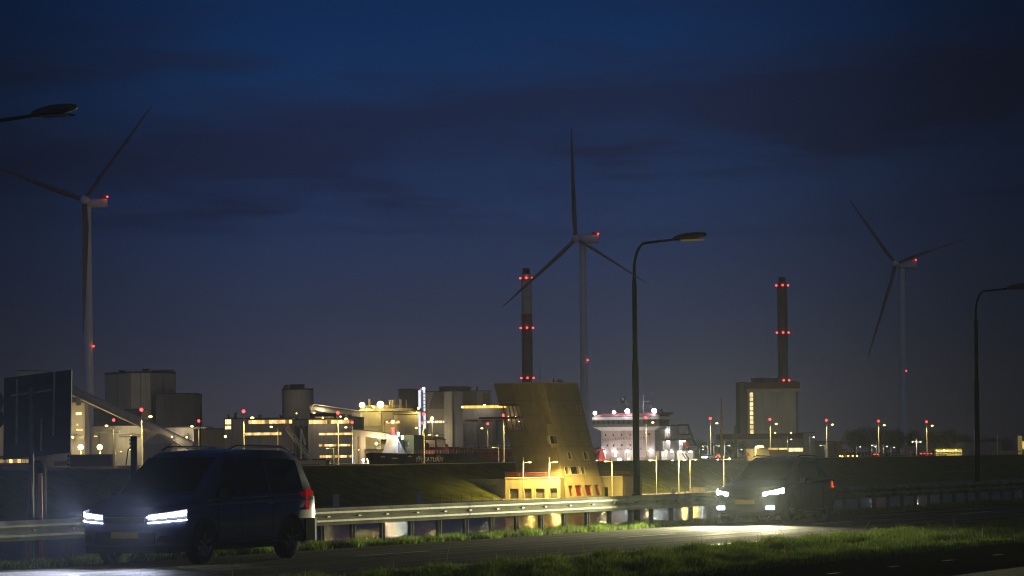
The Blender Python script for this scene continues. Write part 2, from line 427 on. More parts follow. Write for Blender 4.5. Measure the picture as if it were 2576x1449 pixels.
cl = wmath('ADD', wmath('MULTIPLY', c1, wmap(sep.outputs['Z'], .150, .115, .35, 1)), wmath('MULTIPLY', band, .9))
cl = wmath('MULTIPLY', cl, wmap(sep.outputs['Z'], .055, .085, .10, 1))
cl = wmath('MINIMUM', cl, 1.0)
mix = N.new('ShaderNodeMix'); mix.data_type = 'RGBA'
L.new(cl, mix.inputs['Factor']); L.new(ramp.outputs[0], mix.inputs['A'])
mix.inputs['B'].default_value = (.0085, .0162, .057, 1)
# sky colour darkened towards both sides as a painted vignette
side = wmap(wmath('ABSOLUTE', wmath('ADD', sep.outputs['X'], .012), 0), .045, .175, 1.0, .24)
sc1 = N.new('ShaderNodeVectorMath'); sc1.operation = 'SCALE'; L.new(mix.outputs['Result'], sc1.inputs[0]); L.new(side, sc1.inputs['Scale'])
sc2 = N.new('ShaderNodeVectorMath'); sc2.operation = 'SCALE'; L.new(sky.outputs[0], sc2.inputs[0]); sc2.inputs['Scale'].default_value = .02
ad = N.new('ShaderNodeVectorMath'); ad.operation = 'ADD'; L.new(sc1.outputs[0], ad.inputs[0]); L.new(sc2.outputs[0], ad.inputs[1])
# last daylight low in the sky behind the viewer
ag = wmath('MULTIPLY', wmap(sep.outputs['Y'], .35, -.7, 0, 1), wmap(sep.outputs['Z'], .9, .05, .25, 1))
sc3 = N.new('ShaderNodeVectorMath'); sc3.operation = 'SCALE'; sc3.inputs[0].default_value = (.070, .076, .115); L.new(ag, sc3.inputs['Scale'])
ad2 = N.new('ShaderNodeVectorMath'); ad2.operation = 'ADD'; L.new(ad.outputs[0], ad2.inputs[0]); L.new(sc3.outputs[0], ad2.inputs[1])
L.new(ad2.outputs[0], bg.inputs[0]); bg.inputs[1].default_value = 1.0

sun = bpy.data.lights.new('sun', 'SUN'); sun.energy = .012; sun.angle = math.radians(15); sun.color = (.6, .75, 1)
so = bpy.data.objects.new('sun', sun); COL.objects.link(so); so.rotation_euler = (math.radians(60), 0, math.radians(-25))

# ------------------------------------------------------------------ camera
cam = bpy.data.cameras.new('camera'); co = bpy.data.objects.new('camera', cam); COL.objects.link(co); SC.camera = co
cam.sensor_width = 36; cam.sensor_fit = 'HORIZONTAL'; cam.lens = F / 2576 * 36
cam.clip_start = .5; cam.clip_end = 60000
co.matrix_world = Matrix(((cr, sr, 0, 0), (0, 0, -1, 0), (-sr, cr, 0, CZ), (0, 0, 0, 1)))
cam.shift_x = 0.0
cam.shift_y = (CY - 1449 / 2) / 2576

# ------------------------------------------------------------------ ground, water, road
Z_LOW, Z_WAT = -8.2, -10.0
prof = [(400, 0, 'soil'), (-22.0, 0, 'soil'), (-30.2, -.06, 'soil'), (-32.6, -.05, 'soil'), (-54, -12, 'mud'), (-284.9, -12, 'platform'), (-285, Z_LOW, 'platform'),
        (-319, Z_LOW, 'dyke'), (-338.5, -.25, 'dyke'), (-341, 0, 'platform'), (-365, 0, 'platform'), (-365.1, -16, 'mud'), (-431, -16, 'platform'), (-431.1, 0, 'platform'), (-700, 0, 'soil'), (-16000, -2, 'soil')]
ts = [-9000, -200, 0, 30, 60, 90, 150, 300, 500, 700, 900, 1100, 1400, 2000, 4000, 24000]
gm = MB(); gmi = []
for i in range(len(prof) - 1):
    for k in range(len(ts) - 1):
        (s0, z0, mm), (s1, z1, _) = prof[i], prof[i + 1]
        gm.quad(st(s0, ts[k], z0), st(s0, ts[k + 1], z0), st(s1, ts[k + 1], z1), st(s1, ts[k], z1)); gmi.append(mm)
g = structure('ground', gm, 'soil')
slots = {'soil': 0}
for mm in ('mud', 'platform', 'dyke'): g.data.materials.append(M[mm]); slots[mm] = len(slots)
g.data.polygons.foreach_set('material_index', [slots[x] for x in gmi])

def strip(name, s0, s1, z, m, t0=-300, t1=1500, z1=None):
    z1 = z if z1 is None else z1
    mb = MB(); n = 12
    for k in range(n):
        a, b = t0 + (t1 - t0) * k / n, t0 + (t1 - t0) * (k + 1) / n
        mb.quad(st(s0, a, z), st(s0, b, z), st(s1, b, z1), st(s1, a, z1))
    return structure(name, mb, m)

strip('road', -22.1, -30.15, .012, 'asphalt', z1=-.045)
strip('cycle_path', -13.8, -17.1, .010, 'path')
mk = MB()
for t in np.arange(-12, 160, 12):       # broken lane line
    mk.quad(st(-26.95, t + 2.5, -.014), st(-26.95, t + 5.5, -.014), st(-27.10, t + 5.5, -.015), st(-27.10, t + 2.5, -.015))
for t in np.arange(-10, 170, 6):        # edge dashes, headlight streaks put in as marking paint
    mk.quad(st(-22.5, t, .0135), st(-22.5, t + 3, .0135), st(-22.62, t + 3, .0125), st(-22.62, t, .0125))
structure('road_markings_and_streaks', mk, 'line')
mk = MB()
for t in np.arange(0, 120, 2.7): mk.quad(st(-15.4, t, .014), st(-15.4, t + .45, .014), st(-15.5, t + .45, .014), st(-15.5, t, .014))
structure('cycle_path_markings', mk, 'line')
# canal and lock water
m, t, o = nt('water'); N, L = t.nodes, t.links
b = N.new('ShaderNodeBsdfPrincipled'); L.new(b.outputs[0], o.inputs[0])
b.inputs['Base Color'].default_value = (.004, .006, .007, 1); b.inputs['Roughness'].default_value = .06; b.inputs['IOR'].default_value = 1.33
gg = N.new('ShaderNodeNewGeometry')
h = None
for sc, am in (((.30, .30, 1), 1.0), ((1.3, 1.3, 1), .45)):
    mp = N.new('ShaderNodeMapping'); L.new(gg.outputs['Position'], mp.inputs[0]); mp.inputs['Scale'].default_value = sc; mp.inputs['Rotation'].default_value = (0, 0, .5)
    nz = N.new('ShaderNodeTexNoise'); L.new(mp.outputs[0], nz.inputs[0]); nz.inputs['Scale'].default_value = 1; nz.inputs['Detail'].default_value = 3
    mu = N.new('ShaderNodeMath'); mu.operation = 'MULTIPLY'; L.new(nz.outputs['Fac'], mu.inputs[0]); mu.inputs[1].default_value = am
    if h is None: h = mu.outputs[0]
    else:
        a2 = N.new('ShaderNodeMath'); a2.operation = 'ADD'; L.new(h, a2.inputs[0]); L.new(mu.outputs[0], a2.inputs[1]); h = a2.outputs[0]
bp = N.new('ShaderNodeBump'); bp.inputs['Strength'].default_value = .7; bp.inputs['Distance'].default_value = .26; L.new(h, bp.inputs['Height']); L.new(bp.outputs[0], b.inputs['Normal'])
M['water'] = m
strip('canal_water', -45, -284.95, Z_WAT, 'water', -1500, 4000)
strip('lock_water', -365.05, -431.05, -4.0, 'water', -600, 3000)
kb = MB()
for k in range(24):
    a = 200 + k * 60; kb.hexa([st(-338.2, a), st(-338.9, a), st(-338.9, a + 59.6), st(-338.2, a + 59.6), st(-338.2, a, .16), st(-338.9, a, .16), st(-338.9, a + 59.6, .16), st(-338.2, a + 59.6, .16)])
structure('quay_kerb', kb, 'cream')
kb = MB()
for k in range(20):
    a = 300 + k * 50; kb.hexa([st(-285.1, a, Z_LOW - .2), st(-286.1, a, Z_LOW - .2), st(-286.1, a + 49.6, Z_LOW - .2), st(-285.1, a + 49.6, Z_LOW - .2), st(-285.1, a, Z_LOW + .25), st(-286.1, a, Z_LOW + .25), st(-286.1, a + 49.6, Z_LOW + .25), st(-285.1, a + 49.6, Z_LOW + .25)])
structure('canal_kerb', kb, 'concrete')

# ------------------------------------------------------------------ grass (uncountable: one object per strip)
def grass(name, label, s0, s1, t0, t1, n, h0, h1, wd, m, seed, zf, ragged=0.):
    rg = np.random.default_rng(seed)
    s = rg.uniform(min(s0, s1), max(s0, s1), n * 2); t = rg.uniform(t0, t1, n * 2)
    cl = np.sin(s * 2.1 + np.sin(t * 1.3) * 1.5) * np.sin(t * 1.7 + s * .8) + .6 * np.sin(t * 5.1 + 3 * np.sin(s * 3.3)) + .5 * np.sin(s * 7 + t * 3.1)
    keep = rg.uniform(-1.7, 1.1, n * 2) < cl
    if ragged:
        edge = ragged * (.5 + .5 * np.sin(t * 2.3 + np.sin(t * .9) * 2) * np.sin(t * .77)) 
        keep &= (s < max(s0, s1) - edge * .6) & (s > min(s0, s1) + edge * rg.uniform(0, 1, n * 2) * .4)
    s, t, cl = s[keep][:n], t[keep][:n], cl[keep][:n]; k = len(s)
    x = s * NV.x + t * DV.x; y = s * NV.y + t * DV.y; z = zf(s)
    h = (h0 + (h1 - h0) * rg.beta(2, 2.6, k)) * (1 + .28 * cl); a = rg.uniform(0, 2 * math.pi, k); lean = rg.uniform(.15, .85, k) * h; la = rg.uniform(0, 2 * math.pi, k)
    wx, wy = np.cos(a) * wd, np.sin(a) * wd; lx, ly = np.cos(la) * lean, np.sin(la) * lean
    V = np.empty((k, 5, 3), np.float32)
    V[:, 0] = np.stack([x - wx, y - wy, z], 1); V[:, 1] = np.stack([x + wx, y + wy, z], 1)
    V[:, 2] = np.stack([x + wx * .7 + lx * .35, y + wy * .7 + ly * .35, z + h * .6], 1); V[:, 3] = np.stack([x - wx * .7 + lx * .35, y - wy * .7 + ly * .35, z + h * .6], 1)
    V[:, 4] = np.stack([x + lx, y + ly, z + h], 1)
    me = bpy.data.meshes.new(name); me.vertices.add(k * 5); me.vertices.foreach_set('co', V.ravel())
    base = (np.arange(k) * 5)[:, None]
    idx = (base + np.array([0, 1, 2, 3, 3, 2, 4])[None]).ravel()
    me.loops.add(k * 7); me.loops.foreach_set('vertex_index', idx.astype(np.int32))
    me.polygons.add(k * 2)
    ls = ((np.arange(k) * 7)[:, None] + np.array([0, 4])[None]).ravel(); me.polygons.foreach_set('loop_start', ls.astype(np.int32))
    me.update(calc_edges=True); me.validate(); me.materials.append(M[m])
    ob = bpy.data.objects.new(name, me); COL.objects.link(ob); ob['kind'] = 'stuff'; ob['label'] = label; ob['category'] = 'grass'
    return ob
grass('grass', 'long green roadside grass growing below the steel guard rail', -30.25, -31.9, 28, 130, 60000, .05, .165, .008, 'blades', 1, lambda s: s * 0 - .06, .3)
grass('grass', 'rough green verge grass on the near side of the road', -17.0, -22.1, 30, 92, 150000, .045, .17, .008, 'blades', 2, lambda s: s * 0 - .01, .5)
grass('dry_grass', 'dry straw coloured grass stalks mixed into the near verge', -17.2, -22.0, 30, 92, 9000, .07, .24, .005, 'dry_blades', 3, lambda s: s * 0 - .01)
grass('dry_grass', 'pale dry grass stalks mixed into the grass under the guard rail', -30.3, -31.8, 28, 130, 7000, .06, .20, .004, 'dry_blades', 4, lambda s: s * 0 - .06)

grass('tall_grass', 'single tall dry stalks standing above the near verge grass', -17.4, -21.9, 30, 90, 260, .28, .50, .004, 'dry_blades', 7, lambda s: s * 0 - .01)

# ------------------------------------------------------------------ guard rail
r = thing('guard_rail', 'long galvanised steel guard rail running beside the road', 'guard rail', st(-31.3, 60, -.05), ROT)
wprof = [(.00, .78), (.02, .775), (.045, .74), (.085, .705), (.085, .665), (.03, .615), (.01, .60), (.03, .585), (.085, .535), (.085, .495), (.045, .46), (.02, .425), (.0, .42)]
seg = 4.0; t0 = -40
for k in range(34):
    a, b2 = t0 + k * seg, t0 + k * seg + seg
    mb = MB(); vs = []
    kink = RND.uniform(-.006, .006)
    for (yy, off) in ((a - .16, .004), (b2, 0)):
        vs += [(px + off + kink, yy, pz) for px, pz in wprof] + [(px + off - .006 + kink, yy, pz) for px, pz in wprof][::-1]
    n = len(wprof) * 2
    fs = [(i, (i + 1) % n, n + (i + 1) % n, n + i) for i in range(n)]
    mb.add(vs, fs)
    be = mb.build('rail_beam', 'galv', r, local=True, smooth=True)
    for yy in (a - .08, a + 1.33, a + 2.67):
        MB().hexa([(.030, yy - .03, .578), (.044, yy - .03, .585), (.044, yy + .10, .585), (.030, yy + .10, .578), (.030, yy - .03, .622), (.044, yy - .03, .615), (.044, yy + .10, .615), (.030, yy + .10, .622)]).build('bolt', 'galv_post', be, local=True)
for k in range(100):
    yy = t0 + k * 1.333
    mb = MB(); mb.box(-.17, -.162, yy - .03, yy + .09, -.4, .70); mb.box(-.162, -.09, yy - .03, yy - .024, -.4, .70); mb.box(-.162, -.09, yy + .084, yy + .09, -.4, .70)
    mb.box(-.09, -.006, yy - .02, yy + .08, .56, .64)
    mb.build('post', 'galv_post', r, local=True)

# ------------------------------------------------------------------ road lamps
def road_lamp(label, t, H, s=-32.55, box=True, lens='glass_dark'):
    base = st(s, t, -.2); r = thing('street_lamp', label, 'street lamp', base, ROT, 'unlit road lamps behind the guard rail')
    k_ = H / 7.5
    mb = MB(); mb.tube([(0, 0, 0), (0, 0, 4.25 * k_), (0, 0, 4.45 * k_), (0, 0, 6.35 * k_), (0, 0, 6.55 * k_), (0, 0, 6.7 * k_)], [.088, .084, .064, .060, .042, .040], 14)
    mb.build('pole', 'pole_dark', r, local=True, smooth=True)
    z0 = 6.7 * k_; rr = H - z0 - .08; pts = [(0, 0, z0)]
    for k in range(1, 9):
        a = math.pi / 2 * k / 8; pts.append((rr * .46 * (1 - math.cos(a)), 0, z0 + rr * math.sin(a)))
    pts.append((1.05, 0, H - .03)); pts.append((1.25, 0, H))
    MB().tube(pts, [.040] + [.036] * 8 + [.030, .030], 10).build('arm', 'pole_dark', r, local=True, smooth=True)
    hd = MB(); pr = [(1.10, .05, .045), (1.18, .10, .08), (1.45, .13, .11), (1.75, .125, .10), (1.98, .085, .06), (2.03, .03, .02)]
    ring = []; fs = []
    for i, (x, hw, hh) in enumerate(pr):
        zc = H + (x - 1.2) * .09
        for k in range(10):
            a = 2 * math.pi * k / 10; ring.append((x, math.cos(a) * hw, zc + (math.sin(a) * hh if math.sin(a) > 0 else math.sin(a) * hh * .75)))
    for i in range(len(pr) - 1):
        for k in range(10): fs.append((i * 10 + k, i * 10 + (k + 1) % 10, (i + 1) * 10 + (k + 1) % 10, (i + 1) * 10 + k))
    fs += [tuple(range(10))[::-1], tuple(50 + k for k in range(10))]
    h = hd.add(ring, fs).build('lamp_head', 'lum', r, local=True, smooth=True)
    MB().box(1.35, 1.93, -.135, .10, H - .07, H - .045).build('lens', lens, h, local=True)
    if box: 
        mb = MB(); mb.tube([(0, 0, .62), (0, 0, .70), (0, 0, .86), (0, 0, .92)], [.30, .30, .16, .12], 8); mb.build('collar', 'pole_dark', r, local=True)
    return r
road_lamp('tall dark road lamp standing behind the rail right of the leaning tower', 76.4, 7.5, lens='painted_glow')  # lamp is off; the lens glow stands in for reflected sodium light
road_lamp('dark road lamp cut off by the picture edge beyond the dark car', 106.3, 7.5)
road_lamp('dark road lamp arm reaching in above the wind turbine on the left', 47.05, 8.02)

# ------------------------------------------------------------------ road sign seen from behind
Ys = 59.5
r = thing('road_sign', 'large square road sign seen from behind on a steel post', 'road sign', W(79, 1330, Ys) * 1.0, 0)
q = [W(8, 1157, Ys), W(177, 1138, Ys - .5), W(180, 930, Ys - .5), W(10.5, 951, Ys)]
nrm = (q[1] - q[0]).cross(q[3] - q[0]).normalized()
if nrm.y > 0: nrm = -nrm
pan = MB().hexa([q[0], q[1], q[1] - nrm * .03, q[0] - nrm * .03, q[3], q[2], q[2] - nrm * .03, q[3] - nrm * .03])
board = pan.build('board', 'sign_back', r)
P = lambda s, t: (q[0] * (1 - s) + q[1] * s) * (1 - t) + (q[3] * (1 - s) + q[2] * s) * t
for tt in (.19, .36, .53, .70, .86):
    MB().beam(P(.01, tt) + nrm * .008, P(.99, tt) + nrm * .008, .015, .012).build('stiffener', 'black_paint', board)
for (sa, ta, tb) in ((.21, .16, .97), (.76, .22, 1.0), (.58, .05, .45)):
    MB().beam(P(sa, ta) + nrm * .035, P(sa, tb) + nrm * .035, .035, .04).build('upright', 'sign_frame', r)
MB().beam(P(.14, .77) + nrm * .06, P(.74, .78) + nrm * .06, .03, .03).build('crossbar', 'sign_frame', r)
pt, pb = W(78, 975, Ys - .75), W(79, 1390, Ys - .75); pb.z = -.3
MB().tube([pb, pt], .05, 12).build('post', 'galv_post', r, smooth=True)
for du in (-28, 12):
    a = W(78, 1215, Ys - .8); c = W(78 + du, 1300, Ys - .8); c.z = -.3
    MB().tube([c, a], .022, 8).build('brace', 'galv_post', r)
mb = MB(); c = W(94, 1180, Ys + .6); mb.tube([(c.x, c.y, -.4), (c.x, c.y, c.z)], [.17, .17], 14); c2 = Vector((c.x, c.y, c.z))
mb.ball(c2, .17, 14, 6); tag(mb.build('round_bollard', 'pole_dark', None, smooth=True), 'thick dark round topped post behind the sign post', 'post')
p = W(102, 1300, Ys - 1.5)
mb = MB().box(p.x - .035, p.x + .035, p.y - .02, p.y + .02, -.1, W(102, 1190, Ys - 1.5).z)
tag(mb.build('marker_post', mat('red_marker', (.65, .07, .03), .4, var=.1), None), 'thin red marker post in the grass beside the big road sign', 'marker post')
pz = W(1, 1000, 60); mb = MB(); mb.tube([(pz.x - .14, 60, -.2), (pz.x - .14, 60, 2.4)], .035, 8)
rs = thing('round_sign', 'round traffic sign half hidden at the left picture edge', 'road sign', (pz.x - .14, 60, 0)); mb.build('post', 'galv_post', rs)
for zc in (W(1, 1010, 60).z, W(1, 1040, 60).z - .1):
    MB().tube([(pz.x - .14, 59.93, zc), (pz.x - .14, 59.95, zc)], .22, 20).build('sign_disc', 'sign_back', rs)

# dark post with small camera box, behind the van
p = W(337, 1150, 66)
r = thing('utility_post', 'square dark post with a bracket behind the front of the van', 'post', (p.x, 66, -.2))
MB().box(p.x - .062, p.x + .062, 66 - .06, 66 + .06, -.3, W(337, 1097, 66).z).build('post', 'pole_dark', r)
MB().beam(W(334, 1107, 66), W(325, 1107, 66), .03).build('bracket', 'pole_dark', r)
MB().beam(W(333, 1116, 66), W(326, 1116, 66), .06, .05).build('camera_box', 'pole_dark', r)
MB().tube([W(333, 1118, 66), W(322, 1133, 66), W(317, 1170, 66)], .012, 6).build('cable', 'pole_dark', r)

# ------------------------------------------------------------------ vehicles
def wheel(r, x, y, R_, w, side):
    o = side; t = MB()
    pts = [(-w / 2, R_ * .66), (-w / 2 + .01, R_ * .93), (-w / 2 + .04, R_), (w / 2 - .04, R_), (w / 2 - .01, R_ * .93), (w / 2, R_ * .66)]
    n = 28; vs, fs = [], []
    for i, (px, pr) in enumerate(pts):
        for k in range(n):
            a = 2 * math.pi * k / n; vs.append((x + px, y + math.cos(a) * pr, R_ + math.sin(a) * pr))
    for i in range(len(pts) - 1):
        for k in range(n): fs.append((i * n + k, i * n + (k + 1) % n, (i + 1) * n + (k + 1) % n, (i + 1) * n + k))
    t.add(vs, fs); wh = t.build('wheel', 'tyre', r, smooth=True, local=True)
    m = MB(); xo = x + o * (w / 2 - .02)
    m.tube([(xo - .05 * o, y, R_), (xo - .03 * o, y, R_)], R_ * .66, 24)
    for k in range(5):
        a = 2 * math.pi * k / 5 + .3
        m.beam((xo - .01 * o, y + math.cos(a) * R_ * .1, R_ + math.sin(a) * R_ * .1), (xo, y + math.cos(a) * R_ * .62, R_ + math.sin(a) * R_ * .62), .07, .03)
    m.tube([(xo - .03 * o, y, R_), (xo + .005 * o, y, R_)], R_ * .16, 12)
    rimv = MB(); nn = 24; vs, fs = [], []
    for k in range(nn):
        a = 2 * math.pi * k / nn
        for rr, dx in ((R_ * .60, 0.), (R_ * .67, .012)): vs.append((xo + dx * o, y + math.cos(a) * rr, R_ + math.sin(a) * rr))
    for k in range(nn): fs.append((2 * k, 2 * k + 1, 2 * ((k + 1) % nn) + 1, 2 * ((k + 1) % nn)))
    m.add(vs, fs); m.build('rim', 'rim', wh, local=True)

def car(name, label, t, s, st_, paint, lower, win, shield, rearwin, wheels, R_, group=None):
    """vehicle in its own frame: +y forward, +x its right; st_ = stations (y, zb, zbelt, zsh, zt, hb, ht)"""
    r = thing(name, label, 'van' if 'van' in name else 'car', st(s, t, -.02), ROT + math.pi, group)
    def ring(q):
        y, zb, zbelt, zsh, zt, hb, ht = q
        h = [(0, zb), (hb * .86, zb), (hb * .965, zb + .10), (hb, zb + .26), (hb, (zb + .26 + zbelt) / 2), (hb * .985, zbelt - .02), (hb * .955, zbelt + .015), ((hb * .955 + ht) / 2 + .015, (zbelt + zsh) / 2), (ht, zsh), (ht - .09, zt - .012), (ht * .55, zt + .006), (0, zt + .012)]
        return [(x, y, z) for x, z in h] + [(-x, y, z) for x, z in h[-2:0:-1]]
    rings = [ring(q) for q in st_]; n = len(rings[0]); vs = [p for k in rings for p in k]
    def fsel(lo, hi):
        f = []
        for i in range(len(rings) - 1):
            for k in range(n):
                kk = k if k < 11 else n - 1 - k
                if lo <= kk < hi: f.append((i * n + k, i * n + (k + 1) % n, (i + 1) * n + (k + 1) % n, (i + 1) * n + k))
        return f
    caps = [tuple(range(n))[::-1], tuple((len(rings) - 1) * n + k for k in range(n))]
    bd = MB().add(vs, fsel(0, 11) + caps).build('body', paint, r, smooth=True, local=True)
    def interp(y):
        for a, b in zip(st_, st_[1:]):
            if a[0] >= y >= b[0]:
                f = (a[0] - y) / (a[0] - b[0] + 1e-9); return ring([p + (q_ - p) * f for p, q_ in zip(a, b)])
        return rings[-1]
    def patch(y0, y1, f0, f1, sd, nm, m, off=.008, ny=5, slant=0.):
        vs, fs = [], []
        for i in range(ny + 1):
            for j, f in enumerate((f0, (f0 + f1) / 2, f1)):
                yy = y0 + (y1 - y0) * i / ny - slant * (f - f0) / (f1 - f0)
                g = interp(yy); k = 6 + 2 * f
                a, b = g[int(k)], g[min(int(k) + 1, 8)]; w = k - int(k)
                vs.append((sd * (a[0] + (b[0] - a[0]) * w + off), yy, a[2] + (b[2] - a[2]) * w))
        for i in range(ny):
            for j in range(2): fs.append((i * 3 + j, i * 3 + j + 1, (i + 1) * 3 + j + 1, (i + 1) * 3 + j))
        MB().add(vs, fs).build(nm, m, r, smooth=True, local=True)
    for sd in (1, -1):
        for (y0, y1, sl) in win: patch(y0, y1, .10, .93, sd, 'side_window', 'car_glass', slant=sl)
    def glass(ya, yb, nm):
        vs, fs = [], []; n_ = 5
        for i in range(n_ + 1):
            yy = ya + (yb - ya) * i / n_; g = interp(yy); top = g[10]; ht = g[9][0]
            for k in range(7):
                xx = -ht + 2 * ht * k / 6; vs.append((xx, yy + (.012 if nm == 'windscreen' else -.012), g[9][2] + .02 + (.012 - .012 * abs(xx / ht))))
        for i in range(n_):
            for k in range(6): fs.append((i * 7 + k, i * 7 + k + 1, (i + 1) * 7 + k + 1, (i + 1) * 7 + k))
        MB().add(vs, fs).build(nm, 'car_glass', r, smooth=True, local=True)
    glass(*shield, 'windscreen'); glass(*rearwin, 'rear_window')
    for yw in wheels:
        for sd in (1, -1):
            hb = max(q_[5] for q_ in st_)
            wheel(r, sd * (hb - .11), yw, R_, .22, sd)
            vs, fs = [], []
            for k in range(15):
                a = math.pi * (-.06 + 1.12 * k / 14)
                for rr, dx in ((R_ + .02, .004), (R_ + .10, .012)): vs.append((sd * (hb + dx), yw + math.cos(a) * rr, R_ + math.sin(a) * rr))
            for k in range(14): fs.append((2 * k, 2 * k + 1, 2 * k + 3, 2 * k + 2))
            MB().add(vs, fs).build('wheel_arch', 'car_black', r, local=True)
            vs = [(sd * (hb + .003), yw, R_)] + [(sd * (hb + .003), yw + math.cos(math.pi * (-.06 + 1.12 * k / 14)) * (R_ + .025), R_ + math.sin(math.pi * (-.06 + 1.12 * k / 14)) * (R_ + .025)) for k in range(15)]
            MB().add(vs, [(0, k + 1, k + 2) for k in range(14)]).build('wheel_well', 'car_black', r, local=True)
    return r, interp

# van: y from nose (0) backwards
vs_ = [(.00, .30, .62, .66, .70, .62, .58), (-.05, .26, .72, .80, .84, .80, .72), (-.14, .24, .80, .92, .98, .90, .80), (-.40, .22, .92, 1.02, 1.07, .955, .84), (-.85, .22, 1.00, 1.10, 1.14, .97, .84),
       (-1.0, .22, 1.03, 1.15, 1.20, .97, .82), (-1.45, .22, 1.06, 1.46, 1.54, .97, .78), (-1.85, .22, 1.07, 1.72, 1.80, .97, .75), (-2.15, .22, 1.07, 1.80, 1.90, .97, .745), (-3.0, .22, 1.08, 1.83, 1.94, .97, .745),
       (-4.2, .22, 1.09, 1.81, 1.92, .97, .735), (-4.70, .24, 1.10, 1.74, 1.84, .955, .71), (-4.88, .28, 1.10, 1.50, 1.60, .93, .72), (-4.97, .34, .98, 1.10, 1.16, .88, .74)]
van, vi = car('passenger_van', 'dark blue passenger van with glaring headlights on the road', 45.65, -28.75, vs_, 'van_paint', None,
              [(-1.38, -2.15, .50), (-2.25, -3.25, .0), (-3.33, -4.5, -.0)], (-1.02, -1.84), (-4.70, -4.9), (-.95, -3.95), .345)
# pale belt with reflected light put into its colour, grille, lamps, rails
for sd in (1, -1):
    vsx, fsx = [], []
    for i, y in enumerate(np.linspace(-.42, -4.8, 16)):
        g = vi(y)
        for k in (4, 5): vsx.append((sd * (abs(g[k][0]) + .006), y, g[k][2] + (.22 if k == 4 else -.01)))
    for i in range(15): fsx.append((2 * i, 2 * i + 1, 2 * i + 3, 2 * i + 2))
    MB().add(vsx, fsx).build('belt_sheen', 'van_belt_sheen', van, local=True, smooth=True)
    MB().tube([(sd * .68, -2.3, 1.93), (sd * .69, -2.5, 1.99), (sd * .70, -4.1, 1.98), (sd * .68, -4.4, 1.90)], .022, 8).build('roof_rail', 'rim', van, local=True, smooth=True)
    # headlamp: slim lens wrapping the corner
    pl = [(sd * .44, -.03), (sd * .62, -.045), (sd * .80, -.075), (sd * .91, -.19), (sd * .955, -.42)]
    lo = [Vector((x * 1.012, y + .03, .745 + .012 * i)) for i, (x, y) in enumerate(pl)]; hi = [Vector((x * 1.012, y + .018, .855 + .022 * i)) for i, (x, y) in enumerate(pl)]
    mb = MB()
    for i in range(4): mb.quad(lo[i], lo[i + 1], hi[i + 1], hi[i])
    hl = mb.build('headlight', 'lens_glow', van, local=True, smooth=True)
    mb = MB(); f1, f2 = Vector((0, .012, 0)), Vector((0, .012, 0))
    for i in range(4):
        a, b_, c_, d_ = (lo[i].lerp(hi[i], .28), lo[i + 1].lerp(hi[i + 1], .28), lo[i + 1].lerp(hi[i + 1], .86), lo[i].lerp(hi[i], .86))
        for k in range(2):
            p0, p1 = a.lerp(b_, k * .5 + .03), a.lerp(b_, k * .5 + .47); q0, q1 = d_.lerp(c_, k * .5 + .03), d_.lerp(c_, k * .5 + .47)
            mb.quad(p0 + f1, p1 + f1, q1 + f1, q0 + f1)
    mb.build('projector', 'headlamp', hl, local=True)
    MB().tube([p + Vector((0, .012, -.03)) for p in lo], .012, 6).build('running_light', 'drl', hl, local=True)
    MB().add([(sd * .60, .0, .40), (sd * .82, -.05, .40), (sd * .82, -.05, .50), (sd * .60, .0, .50)], [(0, 1, 2, 3)]).build('air_intake', 'car_black', van, local=True)
    # mirror
    m_ = MB(); m_.box(sd * 1.0, sd * 1.17, -1.52, -1.40, 1.08, 1.26); m_.build('wing_mirror', 'car_black', van, local=True)
    # tail lamp
    MB().add([(sd * .945, -4.70, .85), (sd * .975, -4.50, .85), (sd * .955, -4.50, 1.22), (sd * .90, -4.75, 1.22), (sd * .90, -4.94, .85), (sd * .87, -4.93, 1.18)], [(0, 1, 2, 3), (0, 3, 5, 4)]).build('tail_light', 'tail_dim', van, local=True)
    MB().box(sd * .981, sd * .985, -3.3, -3.12, .98, 1.01).build('door_handle', 'rim', van, local=True)
MB().box(-.40, .40, -.01, .035, .72, .80).build('grille', 'car_black', van, local=True)
MB().box(-.58, .58, -.02, .03, .36, .56).build('grille', 'car_black', van, local=True)
MB().box(-.26, .26, .032, .045, .46, .57).build('number_plate', 'plate', van, local=True)
rb = [(.985, -4.45), (.97, -4.80), (.91, -4.97), (0, -5.03), (-.91, -4.97), (-.97, -4.80), (-.985, -4.45), (0, -4.40)]
MB().prism([(x, y, .30) for x, y in rb], [(x, y, .70) for x, y in rb]).build('rear_bumper', 'tyre', van, local=True)
fb = [(.93, -.22), (.80, -.02), (.60, .03), (0, .055), (-.60, .03), (-.80, -.02), (-.93, -.22), (0, -.3)]
MB().prism([(x, y, .21) for x, y in fb][::-1], [(x, y, .33) for x, y in fb][::-1]).build('front_bumper', 'car_black', van, local=True)
MB().beam((-.44, .045, .81), (.44, .045, .81), .02, .02).build('grille_trim', 'rim', van, local=True)
for k in range(4): MB().beam((-.40, .04, .735 + k * .018), (.40, .04, .735 + k * .018), .008, .008).build('grille_bar', 'rim', van, local=True)
MB().tube([(-.5, -1.02, 1.235), (-.1, -1.12, 1.27), (.35, -1.2, 1.33)], .012, 6).build('wiper', 'car_black', van, local=True)
